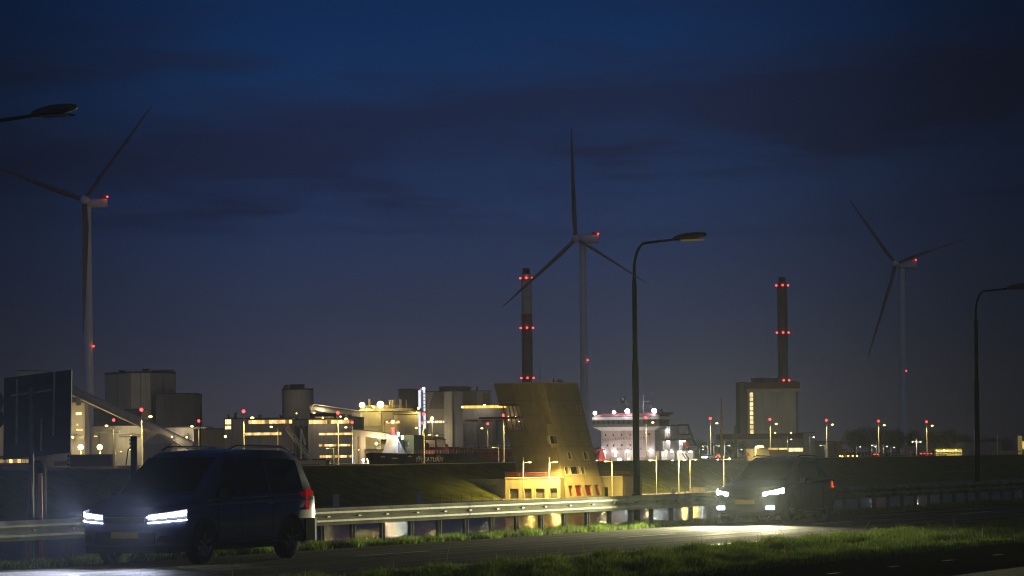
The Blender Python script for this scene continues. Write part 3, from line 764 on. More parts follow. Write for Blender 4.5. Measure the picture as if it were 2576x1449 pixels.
def seams(r_, fn, ys, hb, mname='car_black'):
    for sd in (1, -1):
        for y in ys:
            g = fn(y); MB().tube([(sd * (abs(g[k][0]) + .002), y, g[k][2]) for k in (3, 4, 5, 6)], .006, 5).build('door_seam', mname, r_, local=True)
        MB().tube([(sd * (abs(fn(y)[6][0]) + .012), y, fn(y)[6][2] + .01) for y in np.linspace(ys[0] + .3, ys[-1] - .9, 9)], .014, 6).build('window_trim', 'rim', r_, local=True)
        MB().tube([(sd * (hb + .004), y, .30) for y in np.linspace(ys[0] + .05, ys[-1] - .05, 5)], .05, 6).build('sill', mname, r_, local=True)
def headlights(root, y, x, z, wide, beam, col, lat=0.):
    Mx = MATS[root['_root']]
    for sd in (1, -1):
        a = Mx @ Vector((sd * x, y + .12, z))
        light(a, wide, col, 'SPOT', .06, Mx @ Vector((sd * x - .6, y + 12, z - .5)), 88, .6)
        light(a, beam, col, 'SPOT', .06, Mx @ Vector((sd * x - lat, y + 30, z + .5)), 60, 1.0)
seams(van, vi, (-1.42, -2.2, -3.3), .97)
headlights(van, .05, .70, .80, 420, 5500, (.66, .72, 1), 5.)

cs_ = [(.00, .32, .58, .62, .66, .55, .50), (-.05, .26, .66, .74, .78, .74, .66), (-.18, .22, .76, .86, .91, .85, .74), (-.55, .21, .86, .95, .99, .90, .78), (-1.05, .21, .95, 1.02, 1.06, .91, .78),
       (-1.20, .21, .97, 1.06, 1.10, .91, .76), (-1.55, .21, 1.00, 1.27, 1.34, .91, .71), (-1.95, .21, 1.01, 1.51, 1.58, .91, .67), (-2.25, .21, 1.02, 1.58, 1.655, .91, .66), (-3.0, .21, 1.03, 1.58, 1.66, .91, .655),
       (-3.7, .22, 1.05, 1.50, 1.59, .90, .64), (-4.05, .24, 1.05, 1.36, 1.44, .88, .64), (-4.22, .28, 1.02, 1.12, 1.18, .86, .68), (-4.30, .36, .86, .92, .97, .80, .68)]
suv, si = car('estate_car', 'dark green car with white headlights and fog lamps following the van', 74.35, -28.75, cs_, 'suv_paint', None,
              [(-1.52, -2.25, .45), (-2.33, -3.15, .0), (-3.2, -3.75, -.0)], (-1.22, -1.93), (-3.72, -4.2), (-.85, -3.45), .33)
for sd in (1, -1):
    pl = [(sd * .46, -.035), (sd * .66, -.075), (sd * .80, -.17), (sd * .87, -.40)]
    lo = [Vector((x * 1.012, y + .02, .70 + .02 * i)) for i, (x, y) in enumerate(pl)]; hi = [Vector((x * 1.012, y + .012, .79 + .035 * i)) for i, (x, y) in enumerate(pl)]
    mb = MB()
    for i in range(3): mb.quad(lo[i], lo[i + 1], hi[i + 1], hi[i])
    mb.build('headlight', 'head_suv', suv, local=True, smooth=True)
    MB().box(sd * .56, sd * .74, -.07, .02, .37, .45).build('fog_lamp', 'head_suv', suv, local=True)
    MB().box(sd * .93, sd * 1.07, -1.52, -1.42, 1.0, 1.15).build('wing_mirror', 'car_black', suv, local=True)
    MB().add([(sd * .905, -3.95, .86), (sd * .89, -3.95, 1.02), (sd * .80, -4.27, 1.0), (sd * .83, -4.31, .86)], [(0, 1, 2, 3)]).build('tail_light', 'tail', suv, local=True)
    MB().tube([(sd * .60, -2.2, 1.67), (sd * .61, -2.4, 1.70), (sd * .61, -3.4, 1.68), (sd * .60, -3.6, 1.62)], .016, 8).build('roof_rail', 'car_black', suv, local=True, smooth=True)
MB().box(-.40, .40, -.02, .028, .62, .72).build('grille', 'car_black', suv, local=True)
MB().box(-.50, .50, -.03, .022, .36, .54).build('grille', 'car_black', suv, local=True)
MB().box(-.26, .26, .024, .036, .50, .60).build('number_plate', 'plate', suv, local=True)
seams(suv, si, (-1.5, -2.3, -3.2), .91)
headlights(suv, .03, .66, .74, 3000, 8000, (1, .93, .55), 6.)

# ------------------------------------------------------------------ wind turbines
def turbine(label, Y, base_u, hub, tips, nac, r0, r1, reds, beacon, foot_v=1150):
    hx = W(hub[0], hub[1], Y - 4)
    top = W(base_u[0], hub[1] + 10, Y); bot = W(base_u[1], foot_v, Y); bot.z = -.5
    axis_top = Vector((top.x, Y, top.z)); axis_bot = Vector((top.x, Y, -.5))
    r = thing('wind_turbine', label, 'wind turbine', (top.x, Y, 0), 0, 'wind turbines over the harbour')
    n = 6
    MB().tube([axis_bot.lerp(axis_top, i / n) for i in range(n + 1)], [r0 + (r1 - r0) * i / n for i in range(n + 1)], 28).build('tower', 'turbine', r, smooth=True)
    na, nb = W(nac[0], (nac[2] + nac[3]) / 2, Y), W(nac[1], (nac[2] + nac[3]) / 2, Y)
    hgt = (nac[3] - nac[2]) / F * Y
    zc = (na.z + nb.z) / 2
    mb = MB(); ring = []; prs = [(hx.x + 1.0, .55), (hx.x + 2.2, .8), (top.x, 1.0), (nb.x - .6, 1.0), (nb.x, .82)]; fs = []
    for x, k in prs:
        for a in range(12):
            c, s_ = math.cos(2 * math.pi * a / 12), math.sin(2 * math.pi * a / 12)
            c = math.copysign(abs(c) ** .5, c); s_ = math.copysign(abs(s_) ** .5, s_)
            ring.append((x, Y + c * hgt * .55 * k, zc + s_ * hgt * .5 * k))
    for i in range(4):
        for a in range(12): fs.append((i * 12 + a, i * 12 + (a + 1) % 12, (i + 1) * 12 + (a + 1) % 12, (i + 1) * 12 + a))
    fs += [tuple(range(12))[::-1], tuple(48 + a for a in range(12))]
    nc = mb.add(ring, fs).build('nacelle', 'turbine', r, smooth=True)
    MB().box(nb.x - 3.0, nb.x - .3, Y - 1.3, Y + 1.3, zc + hgt * .48, zc + hgt * .48 + 1.3).build('cooler', 'dark_wall', nc)
    bp_ = W(*beacon, Y - 1.4); MB().ball(bp_, .34, 8, 6).build('beacon', 'red_light', nc)
    light(bp_ + Vector((.2, -.6, .6)), 60, (1, .05, .03), size=.3)
    MB().ball(hx, 1.75, 16, 10).build('hub', 'turbine', r, smooth=True)
    for tp in tips:
        tip = W(tp[0], tp[1], Y - 4 - tp[2] if len(tp) > 2 else Y - 4); d_ = tip - hx; ln = d_.length; u_ = d_.normalized()
        side = u_.cross(Vector((0, 1, 0))).normalized(); vs, fs = [], []
        st_b = [(0.02, .95, .95), (.06, 1.0, .95), (.13, 1.45, .62), (.20, 1.7, .45), (.35, 1.35, .30), (.55, .98, .2), (.75, .66, .12), (.9, .42, .07), (.98, .22, .04), (1., .06, .02)]
        for f, ch, th in st_b:
            tw = math.radians(62 - 38 * f); bend = Vector((0, -1.6 * f * f, 0))
            for a in range(10):
                ca, sa = math.cos(2 * math.pi * a / 10) * ch, math.sin(2 * math.pi * a / 10) * th
                ca += ch * .35 * min(1, f * 6)
                px = ca * math.cos(tw) - sa * math.sin(tw); py = ca * math.sin(tw) + sa * math.cos(tw)
                vs.append(hx + u_ * (f * ln) + side * px * (ln / 49) + Vector((0, 1, 0)) * py * (ln / 49) + bend)
        for i in range(len(st_b) - 1):
            for a in range(10): fs.append((i * 10 + a, i * 10 + (a + 1) % 10, (i + 1) * 10 + (a + 1) % 10, (i + 1) * 10 + a))
        fs += [tuple(range(10))[::-1], tuple((len(st_b) - 1) * 10 + a for a in range(10))]
        MB().add(vs, fs).build('blade', 'blade', r, smooth=True)
    for uv in reds: MB().ball(W(*uv, Y - r0 * .6), .33, 8, 6).build('beacon', 'red_light', r)
turbine('large wind turbine with its nacelle high above the big road sign', 1212, (217.5, 222), (213, 503), [(384, 267), (-62, 398), (210, 838)], (210, 270, 500, 522), 1.98, 1.75,
        [(219.5, 871), (235.5, 871)], (270, 495))
turbine('wind turbine with one blade pointing straight up behind the leaning tower', 1427, (1465.5, 1471), (1449, 600), [(1437, 320), (1264, 772), (1624, 712)], (1450, 1506, 591, 612), 1.9, 1.45, [(1479, 906)], (1505, 588))
turbine('smallest and dimmest wind turbine above the bare trees on the right', 1645, (2269, 2277), (2253, 663), [(2135, 500), (2427, 602), (2181, 903)], (2254, 2305, 654, 676), 2.2, 1.6, [(2280, 933)], (2304, 654))

# ------------------------------------------------------------------ chimneys
def chimney(label, Y, u_top, u_bot, vs, wid, mats_, reds, cap, z0):
    ut = u_top; p = W(ut, vs[0], Y); xb = p.x
    r = thing('chimney', label, 'chimney', (xb, Y, 0), 0, 'tall industrial chimneys')
    zs = [W(ut, v, Y).z for v in vs]; rr = wid / 2 / F * Y
    for i in range(len(vs) - 1):
        k0, k1 = 1 + .10 * i / len(vs), 1 + .10 * (i + 1) / len(vs)
        zb = zs[i + 1] if i < len(vs) - 2 else z0
        MB().tube([(xb, Y, zb), (xb, Y, zs[i])], [rr * k1, rr * k0], 24, caps=(i in (0, len(vs) - 2))).build('shaft_section', mats_[i], r, smooth=True)
    zc = W(ut, cap, Y).z
    MB().tube([(xb, Y, zs[0]), (xb, Y, zc)], [rr * .72, rr * .72], 20).build('flue', 'black_paint', r, smooth=True)
    for i, rv in enumerate(reds):
        z = W(ut, rv, Y).z
        MB().tube([(xb, Y, z - .75), (xb, Y, z - .55)], [rr * 1.16, rr * 1.16], 24).build('walkway', 'dark_wall', r)
        for a in (-90, -172, -8):
            c = Vector((xb + math.cos(math.radians(a)) * rr * 1.2, Y + math.sin(math.radians(a)) * rr * 1.2, z)); MB().ball(c, .42, 8, 6).build('beacon', 'red_light', r)
    return r
chimney('tall chimney with pale top and dark red base behind the leaning tower', 1500, 1324, 1326, (690, 790, 850, 1165), 26, ('chim_pale', 'chim_red', 'chim_dark'), (700, 825, 951), 675, -.5)
chimney('dark brown chimney rising from the red topped power hall', 1480, 1967.5, 1969, (712, 840, 1165), 25, ('chim_dark', 'chim_dark'), (718, 837, 957), 697, -.5)

# ------------------------------------------------------------------ industrial skyline, left
b = block('silo_building', 'pale building just showing above the big road sign', 'building', 44, 106, 934, 1250, 20, 'pale_wall', group=None)
stub(b, 60, 931, 3, 1252, m='roof', round_=False); stub(b, 92, 932, 4, 1252, m='roof', round_=False)
block('shed', 'long low shed with lit windows under the big road sign', 'building', -30, 118, 1149, 960, 14, 'dark_wall', rows=[(-20, 75, 1155, 1165, 9, ['win_dim', 'win_b', 'win_dim', 'win_dim', 'win_a'], 1)])
block('warehouse', 'pinkish warehouse wall at the far left picture edge', 'building', -60, 14, 1070, 1080, 20, 'pale_wall')
b = block('stair_tower', 'narrow tower block with scattered lit windows left of the turbine mast', 'building', 179, 213, 1013, 1060, 10, 'grey_wall',
          rows=[(190, 205.5, 1037, 1044, 2, 'win_c', 0), (192, 197, 1066, 1071, 1, 'win_b', 0), (191, 208, 1079, 1083.5, 2, 'win_a', 0), (192, 210, 1096, 1100, 3, ['win_a', 'win_dim', 'win_b'], 0)])
stub(b, 198, 1001, 2.2, 1064)
MB().beam(W(181, 1101, 1059.5), W(212, 1101, 1059.5), .5, 1.2).build('walkway', 'pale_wall', b)
block('conveyor_hall', 'dark hall with a sloping conveyor passing over its roof', 'building', 236, 356, 1031, 1110, 30, 'dark_wall')
block('store_hall', 'pale floodlit store hall in front of the great silo', 'building', 232, 360, 1072, 1075, 12, 'pale_wall', rows=[(236, 245, 1096, 1099, 1, 'win_a', 0)])
block('long_store', 'long grey store wall behind the roof of the dark van', 'building', 360, 520, 1076, 1130, 25, 'grey_wall')
block('yard_container', 'long dark low building below the two orange floodlights', 'building', 176, 281, 1146, 960, 10, 'black_paint')
# faceted great silo
Ysl = 1290
def uv_ring(us, ys, v): return [W(u, v, y) for u, y in zip(us, ys)]
def faceted(name, label, us, ys, v, m, zb=-.5):
    pts = [W(u, v, y) for u, y in zip(us, ys)]; zt = sum(p.z for p in pts) / len(pts)
    c = sum(pts, Vector()) / len(pts)
    r = thing(name, label, 'silo', (c.x, c.y, 0))
    MB().prism([(p.x, p.y, zb) for p in pts], [(p.x, p.y, zt) for p in pts]).build('wall', m, r)
    rim_ = [c + (p - c) * 1.015 for p in pts]
    MB().prism([(p.x, p.y, zt) for p in rim_], [(p.x, p.y, zt + .7) for p in rim_]).build('roof', 'roof', r)
    sm = MB()
    for i in range(len(pts) - 1):
        for f in (0, .5):
            p = pts[i].lerp(pts[i + 1], f)
            sm.beam((p.x, p.y - .1, zb), (p.x, p.y - .1, zt), .25, .2)
    sm.build('seam', 'dark_wall', r)
    r['_z1'] = zt + .7; return r
b = faceted('great_silo', 'tall faceted pale silo block with small vents on its roof', (264, 328, 379, 441, 441, 264), (1300, 1282, 1282, 1300, 1330, 1330), 942, 'pale_wall')
for u, v, w in ((307, 931, 3), (366, 928, 3.2), (410, 932, 8)): stub(b, u, v, w, 1300, m='roof', round_=(w < 5))
mb = MB(); 
for u in np.arange(265, 441, 8): p = W(u, 940, 1288); mb.beam((p.x, 1300, b['_z1']), (p.x, 1300, b['_z1'] + 1.1), .08)
p0, p1 = W(265, 940, 1300), W(440, 940, 1300); mb.beam((p0.x, 1300, b['_z1'] + 1.1), (p1.x, 1300, b['_z1'] + 1.1), .08); mb.build('roof_railing', 'dark_wall', b)
b = block('annex_silo', 'dark square silo annex joined to the right of the great silo', 'silo', 393, 492, 991, 1275, 28, 'dark_wall'); stub(b, 430, 981, 1.6, 1280)
# big inclined conveyor tube
r = thing('conveyor_tube', 'long sloping conveyor tube running down from behind the road sign', 'conveyor', W(330, 1060, 1040) * 1.0)
a, c = W(150, 968, 1045), W(486, 1124, 1030)
MB().tube([a, c], 1.55, 14).build('tube', 'grey_wall', r, smooth=True)
wk = MB(); off = Vector((0, -1.6, -1.0)); wk.beam(a + off, c + off, .5, .5); wk.build('walkway', 'tube_yellow', r)
tr = MB()
for du in (-5, 9): tr.beam(W(436 + du * .15, 1098, 1031), W(437 + du, 1126, 1031), .5)
tr.beam(W(433, 1098, 1031), W(442, 1098, 1031), .8); tr.build('trestle', 'pale_wall', r)
tr = MB(); tr.beam(W(198, 1002, 1043), W(198, 1020, 1043), 1.6); tr.build('support', 'grey_wall', r)
# gabled tent roof
r = thing('gabled_store', 'small store with a pale gable end under the conveyor tube', 'building', W(396, 1150, 990) * 1.0)
A, B_, C_ = W(358, 1116, 985), W(434, 1116, 985), W(394, 1091, 985)
dy = Vector((0, 18, 0))
MB().add([A, B_, C_, A + dy, B_ + dy, C_ + dy], [(0, 1, 2), (0, 2, 5, 3), (1, 4, 5, 2), (3, 5, 4)]).build('roof', 'pale_wall', r)
MB().box(A.x + .4, B_.x - .4, 985.2, 1003, -.4, A.z).build('wall', 'grey_wall', r)

# ------------------------------------------------------------------ office blocks
b = block('office_block', 'long office block with two lit window bands above the van roof', 'building', 582, 740, 1053.5, 1050, 20, 'grey_wall',
          rows=[(625, 735, 1056.5, 1066, 13, ['win_a', 'win_c', 'win_a', 'win_b', 'win_a', 'win_dim'], 2), (617, 708, 1088, 1095, 12, ['win_a', 'win_c', 'win_b'], 2)])
for u, v, w in ((592, 1038, 1.2), (654, 1043, 1.2), (710, 1044, 2)): stub(b, u, v, w, 1054)
b = block('glazed_stairwell', 'bright glazed stairwell at the left end of the office block', 'building', 565, 582, 1053.5, 1049, 10, 'grey_wall', rows=[(566, 581.5, 1055, 1067.5, 2, 'win_c', 1), (566, 581.5, 1071, 1080, 2, 'win_c', 1)])
stub(b, 574, 1043, 1., 1054)
block('low_hall', 'long low dark hall left of the office block', 'building', 488, 584, 1080, 1090, 18, 'dark_wall')
b = block('laboratory_block', 'taller office block with four lit window bands beside the ship bow', 'building', 775, 889, 1054, 1040, 16, 'grey_wall',
          rows=[(777, 887, 1056.6, 1066, 12, ['win_a', 'win_a', 'win_c', 'win_a', 'win_b', 'win_dim'], 2), (802, 887, 1088.5, 1094.5, 12, ['win_c', 'win_a', 'win_b'], 2),
                (802, 887, 1117, 1123, 12, ['win_b', 'win_dim', 'win_a', 'win_c', 'win_c'], 2), (804, 887, 1145, 1151.5, 11, ['win_b', 'win_b', 'win_c', 'win_a', 'win_dim'], 2)])
for u, v in ((863, 1042), (879, 1043)): stub(b, u, v, 1.4, 1044)
block('dark_side_block', 'dark block standing in for the right side of the taller office block', 'building', 889.5, 911, 1052, 1044, 14, 'dark_wall')  # block added as the office block's own dark right side
block('plant_room', 'dark plant room on top of the taller office block', 'building', 780, 846, 1042, 1050, 8, 'black_paint', rows=[(792, 840, 1048, 1052, 6, 'win_dim', 0)], z0=0)
b = block('link_bridge', 'grey bridge wing linking the two office blocks', 'building', 740, 775, 1057, 1046, 12, 'grey_wall', z0=W(755, 1071, 1046).z)
for u in (744, 757, 770): 
    p = W(u, 1075, 1050); MB().tube([(p.x, 1050, -.4), (p.x, 1050, b['_z1'] - 2.2)], .6, 10).build('column', 'dark_wall', b)
block('back_hall', 'dark hall seen between the two office blocks', 'building', 738, 778, 1079, 1075, 10, 'dark_wall')
r = thing('gangway_crane', 'slender pale crane boom slanting down between the office blocks', 'crane', W(750, 1150, 900) * 1.0)
mb = MB(); a, c = W(716, 1067, 905), W(783, 1157, 885)
for dx in (-.45, .45): mb.beam(a + Vector((dx, 0, .3)), c + Vector((dx, 0, .3)), .16); mb.beam(a + Vector((dx, 0, -.5)), c + Vector((dx, 0, -.5)), .12)
for k in range(16):
    p, q_ = a.lerp(c, k / 16), a.lerp(c, (k + 1) / 16); mb.beam(p + Vector((-.45, 0, .3)), q_ + Vector((.45, 0, -.5)), .1); mb.beam(p + Vector((.45, 0, .3)), q_ + Vector((-.45, 0, -.5)), .1)
mb.build('boom', 'pole_pale', r)
mb = MB(); mb.beam(W(757, 1078, 900), W(768, 1120, 900), .5, .6); mb.beam(W(757, 1078, 900), W(757, 1172, 900), .35); mb.build('mast', 'pole_pale', r)
block('quay_wall_block', 'low beige block in front of the taller office building', 'building', 741, 819, 1158, 895, 8, 'cream')
block('switch_box', 'small grey green box at the end of the beige block', 'box', 819.5, 829, 1161, 897, 4, 'green_box')

# round silo behind
Yc = 1330; p0, p1 = W(706, 981, Yc), W(786, 981, Yc); rad = (p1.x - p0.x) / 2; cx_ = (p0.x + p1.x) / 2
r = thing('round_silo', 'big round concrete silo behind the office blocks', 'silo', (cx_, Yc + rad, 0))
MB().tube([(cx_, Yc + rad, -.4), (cx_, Yc + rad, p0.z)], rad, 40).build('wall', 'grey_wall', r, smooth=True)
MB().tube([(cx_, Yc + rad, p0.z), (cx_, Yc + rad, p0.z + .6)], rad * 1.01, 40).build('roof', 'roof', r)
r['_z1'] = p0.z + .6
for u, v, w in ((716, 971, 1.1), (721, 968, 1.8), (731, 971, 1.1), (752, 973, .8)): stub(r, u, v, w, Yc + rad)
mb = MB(); q_ = W(745, 977, Yc); mb.box(q_.x - 3, q_.x + 3, Yc + rad - 2, Yc + rad + 2, r['_z1'], r['_z1'] + 1.8); mb.build('roof_housing', 'roof', r)
# lit conveyor tube to the mill
r = thing('lit_conveyor', 'pale lit conveyor tube from the round silo to the mill', 'conveyor', W(850, 1040, 1180) * 1.0)
a, c = W(789, 1025.5, 1190), W(922, 1044.5, 1165)
MB().tube([a, c], 1.05, 16).build('tube', 'tube_yellow', r, smooth=True)
MB().tube([a - (c - a).normalized() * .6, a + (c - a).normalized() * .6], 1.5, 16).build('flange', 'cream', r)
mb = MB(); mb.beam(a + Vector((0, -.4, 1.15)), c + Vector((0, -.4, 1.15)), .12, .5); mb.build('walkway', 'pole_pale', r)
MB().box(a.x - 1.0, a.x + 1.0, 1189, 1192, W(789, 1045, 1190).z, a.z - 1).build('support', 'cream', r)

# ------------------------------------------------------------------ mill with floodlights
Ym = 1165
b = block('mill_building', 'brightly floodlit pale mill with lamps and stacks on its roof', 'building', 907, 1036, 1036.5, Ym, 30, 'pale_wall', rows=[(941, 945, 1052, 1056.5, 1, 'glass_dark', 0)])
b2 = MB(); x0, x1 = W(907, 1032, Ym).x, W(1036, 1032, Ym).x; z0_, z1_ = W(970, 1036.5, Ym).z, W(970, 1027, Ym).z
b2.box(x0 - .3, x1 + .3, Ym - .5, Ym + 30, z0_ + .36, z1_); b2.build('parapet', 'tube_yellow', b)
b['_z1'] = z1_
for u, v, w in ((929, 1004, 1.0), (982, 1006, 1.3), (987, 1006, 1.3), (1008, 1005, 1.2), (1022, 1006, .5), (993, 1004, .3)): stub(b, u, v, w, Ym + 3, m='tube_yellow')
for u, v, w in ((925, 1021, 3), (970, 1020, 2.2), (945, 1021, 1.6)): stub(b, u, v, w, Ym + 3, m='cream', round_=False)
mb = MB()
for u in np.arange(908, 1036, 6): p = W(u, 1030, Ym); mb.beam((p.x, Ym, z1_), (p.x, Ym, z1_ + 1.1), .07)
mb.beam((x0, Ym, z1_ + 1.1), (x1, Ym, z1_ + 1.1), .08); mb.beam((x0, Ym, z1_ + .55), (x1, Ym, z1_ + .55), .06); mb.build('roof_railing', 'tube_yellow', b)
xx = W(911, 1060, Ym).x, W(959.5, 1060, Ym).x
MB().box(xx[0], xx[1], Ym - 2.2, Ym - .01, W(935, 1072, Ym).z, W(935, 1036.5, Ym).z).build('bay', 'pale_wall', b)
MB().box(xx[0] + .6, xx[1] - .5, Ym - 1.6, Ym - .01, -.4, W(935, 1072, Ym).z).build('bay_base', 'pale_wall', b)
mb = MB()
for i in range(6):
    for j in range(4):
        p = W(921 + i * 6, 1112 + j * 8, Ym - 1.62); mb.box(p.x - .12, p.x + .12, Ym - 1.66, Ym - 1.6, p.z - .12, p.z + .12)
mb.build('vent_hole', 'dark_wall', b)
block('mill_side_hall', 'large shaded side hall of the mill beside the lit light tower', 'building', 1000, 1062, 1036, Ym - 12, 22, 'grey_wall')
block('loading_porch', 'low lit loading porch behind the dark ship bow', 'building', 917, 972, 1133, 960, 10, 'tube_yellow', rows=[(919, 945, 1141, 1158, 3, ['win_dim', 'glass_dark', 'win_dim'], 1)])
r = block('pipe_gallery', 'open steel gallery lit yellow behind the bow mast', 'building', 955, 985, 1110, 1010, 8, 'tube_yellow', z0=W(970, 1117, 1010).z)
for u in (957, 969, 983):
    p = W(u, 1110, 1011); MB().beam((p.x, 1011, -.4), (p.x, 1011, r['_z1'] - 1), .35).build('column', 'dark_wall', r)
# inclined covered bridge with its pier
Yb = 985
r = thing('covered_bridge', 'sloping covered conveyor bridge passing in front of the mill', 'conveyor', W(1000, 1150, Yb) * 1.0)
q_ = [W(886, 1095, Yb), W(1121, 1121, Yb), W(1121, 1106.5, Yb), W(886, 1080.5, Yb)]; dy = Vector((0, 4, 0))
MB().hexa([q_[0], q_[1], q_[1] + dy, q_[0] + dy, q_[3], q_[2], q_[2] + dy, q_[3] + dy]).build('gallery', 'grey_wall', r)
MB().beam(q_[3] + Vector((0, 2, .15)), q_[2] + Vector((0, 2, .15)), 4.5, .3).build('roof', 'roof', r)
for u0_, u1_, mm in ((889, 899, 'grey_wall'), (899.2, 904, 'dark_wall'), (904.2, 918.5, 'grey_wall')):
    p, s_ = W(u0_, 1130, Yb), W(u1_, 1130, Yb); MB().box(p.x, s_.x, Yb + .3, Yb + 3.6, -.4, W((u0_ + u1_) / 2, 1096 + (u0_ - 889) * .1, Yb).z).build('pier', mm, r)
for u in (950, 956):
    MB().beam(W(u, 1101.5, Yb + 1) , Vector((W(u, 1101, Yb + 1).x, Yb + 1, -.4)), .4).build('leg', 'dark_wall', r)

# light tower with white strips
Yt = 1120
r = thing('light_tower', 'slim dark stair tower edged with white light strips', 'tower', W(1062, 1150, Yt) * 1.0)
p, s_ = W(1058, 1060, Yt), W(1071, 1060, Yt); zt = W(1064, 976, Yt).z
MB().box(p.x, s_.x, Yt, Yt + 4, -.4, zt).build('shaft', 'blue_wall', r)
for u, va, vb, w in ((1055.3, 982, 1026, .42), (1055.3, 1037, 1098, .36), (1067.2, 979, 1036, .32), (1068, 1040, 1078, .5)):
    a, c = W(u, va, Yt - .35), W(u, vb, Yt - .35); MB().box(a.x - w, a.x + w, Yt - .5, Yt - .15, c.z, a.z).build('light_strip', 'white_tube', r)
for v in range(990, 1036, 9): a = W(1067.2, v, Yt - .6); MB().box(a.x - .4, a.x + .4, Yt - .62, Yt - .5, a.z - .1, a.z + .1).build('rung', 'dark_wall', r)
MB().beam(W(1040, 979.5, Yt), W(1058, 979.5, Yt), .6, .6).build('jib', 'chim_red', r)
MB().ball(W(1066, 977, Yt - .6), .4, 8, 6).build('lamp', 'led', r)
# lattice mast (red/white) beside it
r = thing('radio_mast', 'thin red and white lattice mast right of the light tower', 'mast', W(1074, 1150, 1000) * 1.0)
mb = MB(); p = W(1074, 1120, 1000); zt = W(1074, 1000, 1000).z
for dx, dy in ((-.35, -.2), (.35, -.2), (0, .4)): mb.beam((p.x + dx, 1000 + dy, -.4), (p.x + dx * .5, 1000 + dy * .5, zt), .1)
k = 0
while k * .9 < zt:
    mb.beam((p.x - .3, 999.8, k * .9), (p.x + .3, 999.8, k * .9 + .8), .06); k += 1
mb.build('lattice', 'red_dark', r)

# ------------------------------------------------------------------ big grey works (behind the lock)
Yg = 1260
b = block('works_hall', 'big grey works hall with dark louvre panels near its roof', 'building', 1071, 1235, 985, Yg, 40, 'grey_wall', rows=[(1073, 1123, 1058.5, 1064, 5, ['win_c', 'white_tube', 'win_c', 'win_a', 'white_tube'], 0)])
for u0_, u1_, mm, vt, vb in ((1118, 1138, 'pale_wall', 985, 1165), (1138.3, 1165, 'blue_wall', 984, 1165)):
    p, s_ = W(u0_, 1070, Yg - 3), W(u1_, 1070, Yg - 3); MB().box(p.x, s_.x, Yg - 3 - (1 if mm == 'pale_wall' else 0), Yg - .02, -.4, W(u0_, vt, Yg - 3).z).build('buttress', mm, b)
def trap(parent, pts, Y, m, name, th=.4):
    a = [W(u, v, Y) for u, v in pts]; MB().prism([(p.x, Y - th, p.z) for p in a], [(p.x, Y, p.z) for p in a]).build(name, m, parent)
trap(b, [(1079, 1028.5), (1116, 1028.5), (1116, 985.5), (1091, 985.5)], Yg - .05, 'dark_wall', 'louvre_panel')
trap(b, [(1165.5, 1019), (1200, 1019), (1200, 986), (1165.5, 986)], Yg - .05, 'dark_wall', 'louvre_panel')
trap(b, [(1214.5, 1019), (1233, 1019), (1231, 988), (1214.5, 988)], Yg - .05, 'dark_wall', 'louvre_panel')
for u, v, w, rd in ((1121, 973, 6, True), (1144, 972, 10, False), (1163, 974, 8, True), (1200, 973, .8, True)): stub(b, u, v, w, Yg + 8, m='dark_wall', round_=rd)
b = block('crane_shop', 'blue grey works wing topped by a long yellow lit gallery', 'building', 1165, 1279, 1027, Yg - 14, 12, 'blue_wall')
p, s_ = W(1163.5, 1023, Yg - 14), W(1276, 1023, Yg - 14)
nn = 7
for k in range(nn):
    xa, xb = p.x + (s_.x - p.x) * (k + .02) / nn, p.x + (s_.x - p.x) * (k + .97) / nn
    MB().box(xa, xb, Yg - 14.3, Yg - 13, W(1220, 1026.8, Yg - 14).z, W(1220, 1020, Yg - 14).z).build('gallery_window', 'strip', b)
MB().box(p.x - .2, s_.x + .2, Yg - 14.4, Yg - 12, W(1220, 1020, Yg - 14).z + .02, W(1220, 1018.6, Yg - 14).z).build('gallery_roof', 'roof', b)
for u0_, u1_ in ((1204, 1211), (1240, 1247), (1166, 1170)):
    p, s_ = W(u0_, 1080, Yg - 14), W(u1_, 1080, Yg - 14); MB().box(p.x, s_.x, Yg - 15, Yg - 14.02, -.4, W(u0_, 1055, Yg - 14).z).build('buttress', 'dark_wall', b)
p, s_ = W(1165, 1054, Yg - 14), W(1279, 1054, Yg - 14); MB().box(p.x, s_.x, Yg - 14.6, Yg - 14.02, p.z - .4, p.z + .4).build('crane_beam', 'dark_wall', b)
block('works_behind', 'tall dim block behind the light tower', 'building', 1003, 1060, 980, 1330, 20, 'dark_wall')
# low lamps strip
def wall_lamp(label, u, v, Y, m='flood', rr=.5, power=0, col=SODIUM, target=None, cone=120, name='flood_lamp', cat='floodlight', group=None, post=None):
    p = W(u, v, Y); r = thing(name, label, cat, (p.x, Y, p.z - .5 if post is None else post), 0, group)
    MB().box(p.x - rr * .9, p.x + rr * .9, Y - .1, Y + .25, p.z - rr * .7, p.z + rr * .7).build('housing', 'lum', r)
    MB().ball((p.x, Y - .12, p.z), rr, 10, 6).build('lens', m, r, smooth=True)  # ball oversized so its shape carries the lamp's bloom
    if post is not None: MB().tube([(p.x, Y + .3, post), (p.x, Y + .3, p.z)], .09, 8).build('post', 'pole_pale', r)
    else: MB().beam((p.x, Y + .1, p.z - .1), (p.x, Y + 1.2, p.z - .5), .1).build('bracket', 'lum', r)
    if power:
        light((p.x, Y - 1.2, p.z), power, col, 'SPOT' if target is not None else 'POINT', .4, target, cone)
    return r
FG = 'floodlights on the works'
wall_lamp('orange floodlight on the wall left of the big turbine mast', 203, 1125, 1050, rr=.9, power=8000, group=FG, post=-.3)
wall_lamp('orange floodlight on the wall right of the big turbine mast', 251, 1125, 1050, rr=.9, power=10000, group=FG, post=-.3)
wall_lamp('round yellow floodlight at the left corner of the mill roof', 911, 1019, Ym - 1, rr=1.0, power=7000, group=FG)
